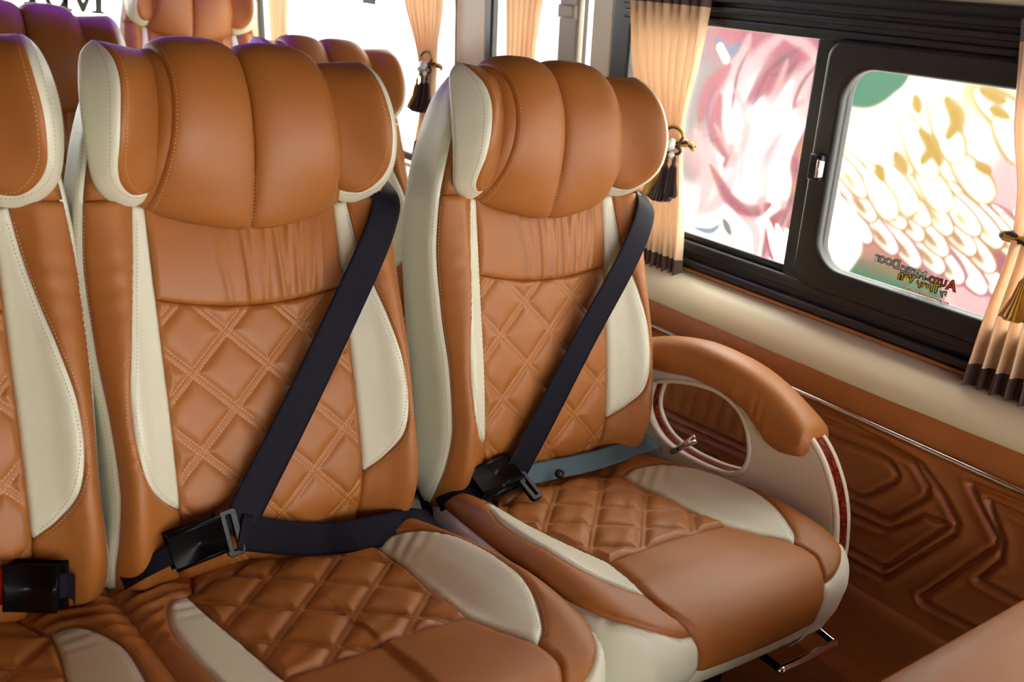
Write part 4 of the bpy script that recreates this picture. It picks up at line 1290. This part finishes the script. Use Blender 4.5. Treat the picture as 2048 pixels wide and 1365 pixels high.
def tassel(root, top, ln, mat, rad=.010, name='tassel'):
    x, y, z = top
    prof = [(0, .0015), (.06, .003), (.12, .0042), (.2, .0034), (.3, .0058), (.6, .0085), (1, rad)]
    N = 36; rows = []
    for t, r in prof:
        row = []
        for k in range(N):
            a = 2 * math.pi * k / N; rr = r * (1 + (.16 * (-1) ** k if t > .25 else 0))
            row.append((x + rr * math.cos(a), y + rr * math.sin(a), z - t * ln + (.0035 * math.sin(k * 2.4) if t == 1 else 0)))
        rows.append(row)
    V, F = grid(np.swapaxes(np.array(rows), 0, 1), closed_u=True)
    nR = len(prof); F = list(F) + [tuple(k * nR + nR - 1 for k in range(N))]
    return link(name, mesh_of(name, V, F, False), mat, root)
def tieback(label, y0, y1, z, x, big=1.0, dark=False):
    root = thing('curtain_tieback', wp((x, (y0 + y1) / 2, z)), label, 'tieback', 'tasselled curtain tiebacks')
    g = np.random.default_rng(int(abs(y0) * 1000))
    yc = 0.0; w_ = abs(y1 - y0) / 2
    loop = [(-.016 * math.sin(a) - .004, w_ * math.cos(a), .004 * math.sin(3 * a)) for a in np.linspace(0, 2 * math.pi, 28, endpoint=False)]
    for k, mt in ((0, 'gold'), (1, 'brown_thread')):
        lp = [(p[0] * 1.05, p[1], p[2] + .003 * math.sin(i * 1.6 + k * math.pi)) for i, p in enumerate(loop)]
        link('cord', mesh_of('cord', *tube(lp, .0028 * big, 6, closed=True)), mt, root)
    # bow loops
    for s, mt, a0 in ((1, 'gold', .5), (-1, 'brown_thread', .3), (1, 'brown_thread', -.2)):
        c = [(-.026, -w_ * .3 + s * .016 * math.sin(a) * big, .010 * (1 - math.cos(a)) * big * (1 if a0 > 0 else -.6) + .006 * a0) for a in np.linspace(0, 2 * math.pi, 16, endpoint=False)]
        link('bow_loop', mesh_of('bow', *tube(c, .0022 * big, 6, closed=True)), mt, root)
    for dy, dz, mt, r in ((-.3, 0, 'pearl', .0075), (.15, -.012, 'pearl', .005), (-.05, -.022, 'gold', .005), (-.45, -.018, 'pearl', .0045)):
        bm = bmesh.new(); bmesh.ops.create_uvsphere(bm, u_segments=14, v_segments=10, radius=r * K * big)
        for v in bm.verts:
            v.co += Vector((-.030, w_ * dy, dz)) * K
        me = bpy.data.meshes.new('bead'); bm.to_mesh(me); bm.free(); me.polygons.foreach_set('use_smooth', [True] * len(me.polygons))
        link('bead', me, mt, root)
    tassel(root, (-.032, w_ * .25, -.020 * big), .05 * big, 'gold', .012 * big)
    tassel(root, (-.034, -w_ * .30, -.014 * big), .058 * big, 'brown_thread', .014 * big)
    tassel(root, (-.028, -w_ * .62, -.014 * big), .052 * big, 'brown_thread', .010 * big)
    return root
tieback('gold and brown tasselled cord on the curtain beside the window seat headrest', 1.215, 1.130, -.180, win_x(-.18) - .045, 1.35)
tieback('tasselled cord on the curtain at the right edge of the picture', .575, .42, -.195, win_x(-.195) - .045, 1.35)
tieback('dark tasselled cord on the curtain of the rear side window', 2.05, 1.965, -.14, win_x(-.14) - .036, 1.5)

# ------------------------------------------------------------------ writing on the glass
def text_mesh(body, size, offset=0.0, extrude=.0003):
    cu = bpy.data.curves.new('txt', 'FONT'); cu.body = body; cu.size = size; cu.offset = offset; cu.extrude = extrude
    o = bpy.data.objects.new('tmp_txt', cu); COL.objects.link(o)
    dg = bpy.context.evaluated_depsgraph_get(); dg.update()
    me = bpy.data.meshes.new_from_object(o.evaluated_get(dg))
    V = np.array([tuple(v.co) for v in me.vertices]); F = [tuple(p.vertices) for p in me.polygons]
    bpy.data.objects.remove(o, do_unlink=True); bpy.data.curves.remove(cu); bpy.data.meshes.remove(me)
    return V, F
# text faces outward; x of the text runs along +y seen from outside
sx = win_x(-.30) - .010
stk = thing('window_sticker', wp((sx, .678, -.296)), 'small sticker with reversed lettering on the sliding pane', 'sticker', None)
M['st_red'] = plain('sticker_red', srgb(214, 60, 34), .4); M['st_white'] = plain('sticker_white', srgb(205, 215, 205), .4)
M['st_yellow'] = plain('sticker_yellow', srgb(236, 214, 40), .4); M['st_black'] = plain('sticker_black', srgb(40, 38, 30), .4)
STS = .80
def put_text(body, size, y, z, mat, back=.0018, sx_=1.0, name='lettering', shear=0.0):
    for off, mt, dx, nm in ((back, 'st_black', .0, 'backing'), (0, mat, -.0007, name)):
        if off == 0 and mat is None:
            continue
        V, F = text_mesh(body, size, off)
        P = np.stack([V[:, 2] + dx, STS * (y + V[:, 0] * sx_ + shear * V[:, 1]), STS * (z + V[:, 1])], 1)
        link(nm, mesh_of(nm, P, F, False), mt, stk)
    return V[:, 0].max() * sx_
# read from outside: AUTO-MATIC DOOR / By Tiger Van / small script
y_ = -.050
y_ += put_text('A', .026, y_, -.001, 'st_red') + .0015
y_ += put_text('UTO-', .016, y_, .002, 'st_red') + .002
y_ += put_text('M', .021, y_, .003, 'st_white') + .001
y_ += put_text('ATIC', .016, y_, .005, 'st_white') + .004
y_ += put_text('D', .023, y_, .008, 'st_white') + .001
y_ += put_text('OOR', .017, y_, .010, 'st_white')
y_ = -.036
y_ += put_text('By', .011, y_, -.014, 'st_white') + .003
y_ += put_text('Tiger', .021, y_, -.013, 'st_yellow', .0022) + .006
y_ += put_text('Van', .022, y_, -.009, 'st_yellow', .0022)
# illegible red script line under the lettering
sq = [(-.0006, STS * (-.046 + .094 * t + .0012 * math.sin(t * 95)), STS * (-.026 + .016 * t * .35 + .0016 * math.sin(t * 120 + 1.2 * math.sin(t * 31)))) for t in np.linspace(0, 1, 160)]
link('script_line', mesh_of('script', *tube(sq, .0006, 5)), 'st_red', stk)

# big lettering on the back window (lower halves show in the picture)
def letter_T():
    return [[(-.045, 0), (.045, 0), (.045, .012), (.018, .018), (.018, .15), (.05, .15), (.058, .12), (.068, .12), (.066, .168), (-.066, .168), (-.068, .12), (-.058, .12), (-.05, .15), (-.018, .15), (-.018, .018), (-.045, .012)]], []
def letter_O():
    a = np.linspace(0, 2 * math.pi, 40, endpoint=False)
    return [[(.062 * math.cos(t), .084 + .088 * math.sin(t)) for t in a]], [[(.034 * math.cos(t), .084 + .070 * math.sin(t)) for t in a]]
def letter_M():
    return [[(-.10, 0), (-.045, 0), (-.045, .012), (-.064, .016), (-.062, .125), (-.008, 0), (.008, 0), (.056, .125), (.056, .016), (.036, .012), (.036, 0), (.10, 0), (.10, .012), (.086, .016), (.088, .15), (.10, .156), (.10, .168), (.055, .168), (.002, .045), (-.05, .168), (-.10, .168), (-.10, .156), (-.084, .15), (-.084, .016), (-.10, .012)]], []
for nm, fn, xc, zz, sc in (('T', letter_T, .649, -.148, .56), ('O', letter_O, .714, -.154, .60), ('M', letter_M, .790, -.156, .64)):
    o_, h_ = fn()
    V, F = plate([(p[0] * sc, p[1] * sc) for p in o_[0]], [[(p[0] * sc, p[1] * sc) for p in q] for q in h_], .002, .0004)
    V = np.asarray(V); P = np.stack([V[:, 0], V[:, 2], V[:, 1]], 1)
    me = mesh_of('letter', P, F, False)
    lo = link('window_letter', me, 'letter', None, wp((xc, RY - .012, zz)))
    tag(lo, 'large dark serif letter %s on the back window' % nm, 'letter', 'back window lettering')
lo = link('window_label', box_at(-.035, .035, -.002, .002, -.0 - ZF, .10 - ZF, .001), 'letter', None, wp((win_x(0) - .012, 2.36, -.022)), (0, 0, math.radians(90)))
tag(lo, 'small dark rectangular label hanging at the top of the rear side window', 'label')

# ------------------------------------------------------------------ folded front-row seat, lower right corner
ff = thing('folded_seat', wp((.9, .08, -ZF)), 'out-of-focus tan seat back folded down in the lower right corner', 'seat', None)
def soft_box(c, s, r, seg=6):
    bm = bmesh.new(); bmesh.ops.create_cube(bm, size=1.0)
    for v in bm.verts:
        v.co = Vector((c[0] + v.co.x * s[0], c[1] + v.co.y * s[1], c[2] + v.co.z * s[2])) * K
    bmesh.ops.bevel(bm, geom=bm.edges[:], offset=r * K, segments=seg, profile=.5, affect='EDGES')
    me = bpy.data.meshes.new('soft'); bm.to_mesh(me); bm.free(); me.polygons.foreach_set('use_smooth', [True] * len(me.polygons))
    return me
link('seat_back', soft_box((0, .012, -.545 + ZF), (.46, .46, .12), .05), 'tan', ff)
link('seat_cushion', soft_box((0, 0, -.68 + ZF), (.44, .46, .12), .04), 'tan', ff)
link('seat_base', bevel_box(0, 0, (-.74 + ZF) / 2, .30, .30, -.74 + ZF, .01), 'black', ff)

# ------------------------------------------------------------------ ceiling LED strips (violet), across the roof
for lb_, y_, w_ in (('violet light strip across the ceiling ahead of the last row', 2.45, .8), ('violet light strip across the ceiling near the front', -.05, .25)):
    led = thing('led_strip', wp((.70, y_, .325)), lb_, 'light', 'violet roof lights')
    link('housing', bevel_box(0, 0, .006, w_ + .03, .03, .012, .003), 'cream', led)
    link('diffuser', bevel_box(0, 0, -.004, w_, .016, .010, .002), 'purple' if y_ > 0 else 'purple_front', led)
# ------------------------------------------------------------------ painted wall outside (flat print on a wall)
MX = 2.7
def px_ray(px, py):
    d = np.array([(px - 1024) / FPX, (py - 682.5) / FPX, 1.0])
    return d[0] * np.array(r2) + d[1] * np.array(d2) + d[2] * np.array(fw)
def on_mural(px, py):
    r = px_ray(px, py); k = MX / r[0]
    return np.array([r[1] * k, r[2] * k])
def mural():
    y0, y1, z0, z1 = -.6, 4.2, -1.04, 0.9
    ys = np.unique(np.round(np.r_[np.arange(y0, .75, .05), np.arange(.75, 2.65, .0048), np.arange(2.65, y1 + .01, .02)], 5))
    zs = np.unique(np.round(np.r_[np.arange(z0, -.80, .05), np.arange(-.80, .14, .0048), np.arange(.14, z1 + .01, .2)], 5))
    y1, z1 = ys[-1], zs[-1]
    ny, nz = len(ys), len(zs)
    Yg, Zg = np.meshgrid(ys, zs, indexing='ij'); q = np.stack([Yg.ravel(), Zg.ravel()], 1)
    col = np.tile(np.array([.93, .92, .90]), (len(q), 1))
    def box_mask(lo, hi):
        return np.nonzero((q[:, 0] > lo[0]) & (q[:, 0] < hi[0]) & (q[:, 1] > lo[1]) & (q[:, 1] < hi[1]))[0]
    def mixin(c, a, ix):
        a = np.clip(a, 0, 1)[:, None]; col[ix] = col[ix] * (1 - a) + np.array(c) * a
    def L(*c):
        return srgb(*c)[:3]
    def stroke(pts, w, c, soft=.5, a=1.0, taper=False):
        p = spline([on_mural(*t) for t in pts], 30)
        ix = box_mask(p.min(0) - w, p.max(0) + w)
        if not len(ix):
            return
        if taper:
            n = len(p); best = np.full(len(ix), -1.)
            for i in range(n - 1):
                wi = w * (.12 + .88 * math.sin(math.pi * min(1, (i + .5) / n)) ** .8)
                d = dist_to(q[ix], p[i:i + 2], closed=False); best = np.maximum(best, (wi - d) / (wi * soft))
            mixin(c, a * np.clip(best, 0, 1), ix)
        else:
            mixin(c, a * np.clip((w - dist_to(q[ix], p, closed=False)) / (w * soft), 0, 1), ix)
    def leaf(a, b, wd, rim, fill, tint, ta=.75):
        A, B = on_mural(*a), on_mural(*b); ax = B - A; ln = np.linalg.norm(ax); ax /= ln; nv = np.array([-ax[1], ax[0]])
        ix = box_mask(np.minimum(A, B) - wd, np.maximum(A, B) + wd)
        t = (q[ix] - A) @ ax / ln; s = (q[ix] - A) @ nv
        tc = np.clip(t, 0, 1)
        half = wd * tc ** .35 * np.sqrt(np.clip(1 - tc ** 4, 0, 1)); ins = (t > 0) & (t < 1)
        mixin(rim, np.where(ins, np.clip((half - np.abs(s)) / (wd * .16), 0, 1), 0) * .85, ix)
        mixin(fill, np.where(ins, np.clip((half * .86 - np.abs(s)) / (wd * .30), 0, 1), 0) * np.clip((.985 - t) / .06, 0, 1), ix)
        mixin(tint, np.exp(-((s - half * .2) / (wd * .30)) ** 2) * np.exp(-((t - .66) / .22) ** 2) * ins * ta, ix)
    WH = (.95, .94, .92); PK = L(205, 70, 112); PL = L(238, 176, 186); MA = L(140, 30, 78); OR = L(228, 150, 70); YE = L(238, 190, 0); YL = L(248, 226, 140); GR = L(24, 150, 116); VI = L(120, 80, 170); BL = L(90, 140, 195); GY = L(104, 96, 112); SK = (.95, .90, .86)
    g = np.random.default_rng(21)
    # left pane: swirling pink ribbons
    stroke([(1380, 50), (1420, 120), (1400, 220), (1385, 330)], .19, L(150, 132, 150), .8, .85)
    stroke([(1470, 40), (1560, 70), (1670, 90)], .20, PK, .7, .95)
    stroke([(1665, 80), (1650, 200), (1625, 320)], .13, PK, .8, .9)
    stroke([(1400, 300), (1440, 370), (1400, 440)], .12, PL, .9, .8)
    for pts, w, c in (([(1580, 60), (1520, 110), (1475, 190), (1480, 290)], .05, PL), ([(1625, 90), (1555, 130), (1500, 210), (1450, 330)], .045, PK), ([(1600, 100), (1550, 170), (1535, 240)], .05, PK),
                      ([(1650, 110), (1610, 150), (1570, 230)], .045, PL), ([(1655, 160), (1630, 230), (1600, 260)], .05, PL), ([(1570, 75), (1610, 90), (1655, 140)], .03, PL), ([(1500, 70), (1480, 120), (1440, 180), (1420, 260)], .05, PL),
                      ([(1460, 130), (1420, 180), (1400, 240)], .05, PK), ([(1440, 190), (1430, 250), (1450, 310)], .045, PK), ([(1600, 330), (1590, 400), (1545, 470), (1525, 530)], .045, PK), ([(1560, 390), (1570, 440), (1530, 520)], .04, PL),
                      ([(1450, 390), (1500, 420), (1540, 410)], .045, PK), ([(1470, 420), (1510, 460), (1510, 520)], .04, PL), ([(1390, 260), (1420, 330), (1400, 420)], .05, PL), ([(1620, 300), (1640, 400), (1610, 520)], .06, PL)):
        stroke(pts, w, c, .6, .9, True)
    for pts, w, c in (([(1545, 135), (1565, 118), (1590, 112)], .018, GY), ([(1600, 115), (1575, 145), (1540, 150)], .012, MA), ([(1640, 120), (1600, 175), (1580, 240)], .010, MA), ([(1600, 95), (1540, 140), (1510, 200)], .009, MA), ([(1500, 95), (1475, 150), (1462, 230)], .009, MA),
                      ([(1650, 180), (1625, 240), (1610, 290)], .012, MA), ([(1435, 160), (1415, 220), (1425, 290)], .009, VI), ([(1520, 170), (1500, 230), (1495, 260)], .010, VI), ([(1590, 330), (1575, 420), (1540, 490)], .009, MA), ([(1475, 385), (1510, 400), (1535, 395)], .014, MA), ([(1610, 200), (1590, 215)], .016, VI)):
        stroke(pts, w, c, .7, .75, True)
    stroke([(1495, 260), (1540, 300), (1500, 360)], .12, SK, .6, .8)
    stroke([(1540, 230), (1590, 290), (1560, 350)], .08, SK, .6, .8)
    stroke([(1400, 470), (1440, 490)], .10, WH, .6, 1)
    for pts, w, c in (([(1470, 180), (1490, 230), (1480, 300), (1450, 340)], .035, PL), ([(1430, 250), (1470, 330), (1440, 400), (1390, 430)], .05, PL), ([(1575, 120), (1545, 200), (1500, 260), (1480, 360)], .04, PL), ([(1625, 150), (1590, 240), (1545, 300), (1530, 400)], .045, PL), ([(1560, 270), (1520, 340), (1525, 430)], .035, PL), ([(1420, 330), (1460, 400), (1500, 430)], .03, PK), ([(1610, 260), (1590, 330), (1605, 400), (1570, 470)], .04, PK), ([(1575, 420), (1540, 450), (1545, 520)], .03, PK)):
        stroke(pts, w, c, .7, .85, True)
    stroke([(1602, 300), (1622, 335), (1590, 375), (1600, 400)], .022, OR, .6, .9)
    stroke([(1432, 75), (1455, 105), (1480, 88)], .030, BL, .5, .8, True); stroke([(1440, 95), (1452, 118)], .018, WH, .5, 1)
    stroke([(1385, 455), (1420, 462), (1440, 450)], .020, BL, .6, .8, True); stroke([(1446, 438), (1462, 470)], .022, GY, .5, .8, True)
    for k in range(5):
        leaf((1535 + k * 18, 440 + k * 8), (1560 + k * 20, 530 + k * 8), .03, PL, WH, PL, .4)
    # right pane: feathered wing
    stroke([(2070, 300), (1990, 400), (1990, 500), (1930, 570), (2040, 640)], .26, PL, .8, .95)
    stroke([(1990, 480), (2030, 560), (2060, 600)], .10, PK, .9, .7)
    stroke([(1660, 560), (1720, 565), (1780, 580), (1830, 598)], .105, GR, .35, 1)
    stroke([(1700, 470), (1760, 500), (1850, 520)], .10, L(226, 140, 110), .8, .8)
    for row, (cx, cy, n, rim, tn) in enumerate(((1950, 470, 5, PK, PL), (1850, 540, 5, PK, PL), (1760, 505, 5, PK, OR), (1880, 455, 6, OR, OR), (1770, 455, 6, OR, OR), (1740, 400, 7, OR, YL))):
        for k in range(n - 1, -1, -1):
            ax = cx + k * 46 - 50 + g.uniform(-8, 8); ay = cy + k * 17 - 50 + g.uniform(-8, 8)
            leaf((ax - 62, ay - 70), (ax + 34 + g.uniform(-6, 10), ay + 48 + g.uniform(-8, 10)), .050, rim, WH, tn, .85)
    stroke([(1700, 250), (1800, 220), (1900, 250), (1860, 330), (1780, 330)], .19, YL, .95, .45)
    stroke([(1950, 180), (2010, 210), (2050, 250)], .10, YL, .9, .8)
    for (a, b) in (((1770, 330), (1830, 430)), ((1730, 340), (1790, 440)), ((1900, 300), (1985, 405)), ((1830, 320), (1900, 425)), ((1860, 180), (1920, 330)), ((1800, 220), (1870, 365)), ((1950, 180), (2040, 250)), ((1990, 230), (2060, 330))):
        leaf(a, b, .062, L(244, 205, 110), WH, YE, .35)
    for pts, w in (([(1893, 195), (1912, 240), (1897, 275)], .026), ([(1838, 260), (1862, 295), (1845, 325)], .024), ([(1790, 305), (1812, 345)], .020), ([(1755, 330), (1765, 360)], .017), ([(1960, 180), (2010, 205)], .020), ([(1980, 215), (2015, 235)], .018), ([(1950, 330), (1980, 345)], .015), ([(1830, 190), (1838, 225)], .016), ([(1870, 300), (1880, 330)], .014)):
        stroke(pts, w * 1.35, YE, .8, .95, True)
    stroke([(1690, 150), (1735, 165), (1775, 138)], .085, GR, .18, 1)
    stroke([(1688, 430), (1700, 490), (1680, 530)], .05, WH, .5, 1)
    # farther along: pale wall with a few washed colours
    stroke([(905, -30), (930, 10), (925, 60)], .10, GR, .6, .7)
    stroke([(1010, 60), (1030, 100), (1020, 140)], .10, PL, .9, .5)
    stroke([(1120, 20), (1110, 60), (1130, 110)], .08, VI, .9, .35)
    sat = np.clip((col.min(1) - .30) / .55, 0, 1); sat = sat * sat * (3 - 2 * sat)
    col *= (.19 + .81 * sat)[:, None]          # deep pigments between chalk-white grounds
    P = np.stack([np.full(len(q), MX), q[:, 0], q[:, 1] + ZF], 1).reshape(ny, nz, 3)
    V, F = grid(P)
    back = [(MX, y0, z0 + ZF), (MX, y1, z0 + ZF), (MX, y1, z1 + ZF), (MX, y0, z1 + ZF)]
    o_ = len(V); Vb = [(x + .05, y, z) for x, y, z in back]
    V = np.vstack([V, np.array(back), np.array(Vb)])
    F = list(F) + [(o_ + 4, o_ + 5, o_ + 6, o_ + 7)] + [(o_ + i, o_ + (i + 1) % 4, o_ + 4 + (i + 1) % 4, o_ + 4 + i) for i in range(4)]
    me = mesh_of('painted_wall', V, F, False)
    ca = me.color_attributes.new('print', 'FLOAT_COLOR', 'POINT')
    full = np.vstack([col, np.tile([.9, .9, .88], (8, 1))])
    ca.data.foreach_set('color', np.c_[full, np.ones(len(full))].astype(np.float32).ravel())
    mt, nt, b = new_mat('mural_print')
    at = nt.nodes.new('ShaderNodeVertexColor'); at.layer_name = 'print'
    nt.links.new(at.outputs['Color'], b.inputs['Base Color']); b.inputs['Roughness'].default_value = .6
    me.materials.append(mt)
    o = link('painted_wall', me)
    tag(o, 'brightly painted mural wall with pink ribbons and white and yellow feathers outside the windows', 'mural')
mural()
M['ground'] = plain('pale_concrete', srgb(205, 200, 192), .8, bump=.2, bscale=30)
struct(link('ground', bevel_box(1.2, 1.5, -.42, 14, 14, .04, .001), 'ground'))
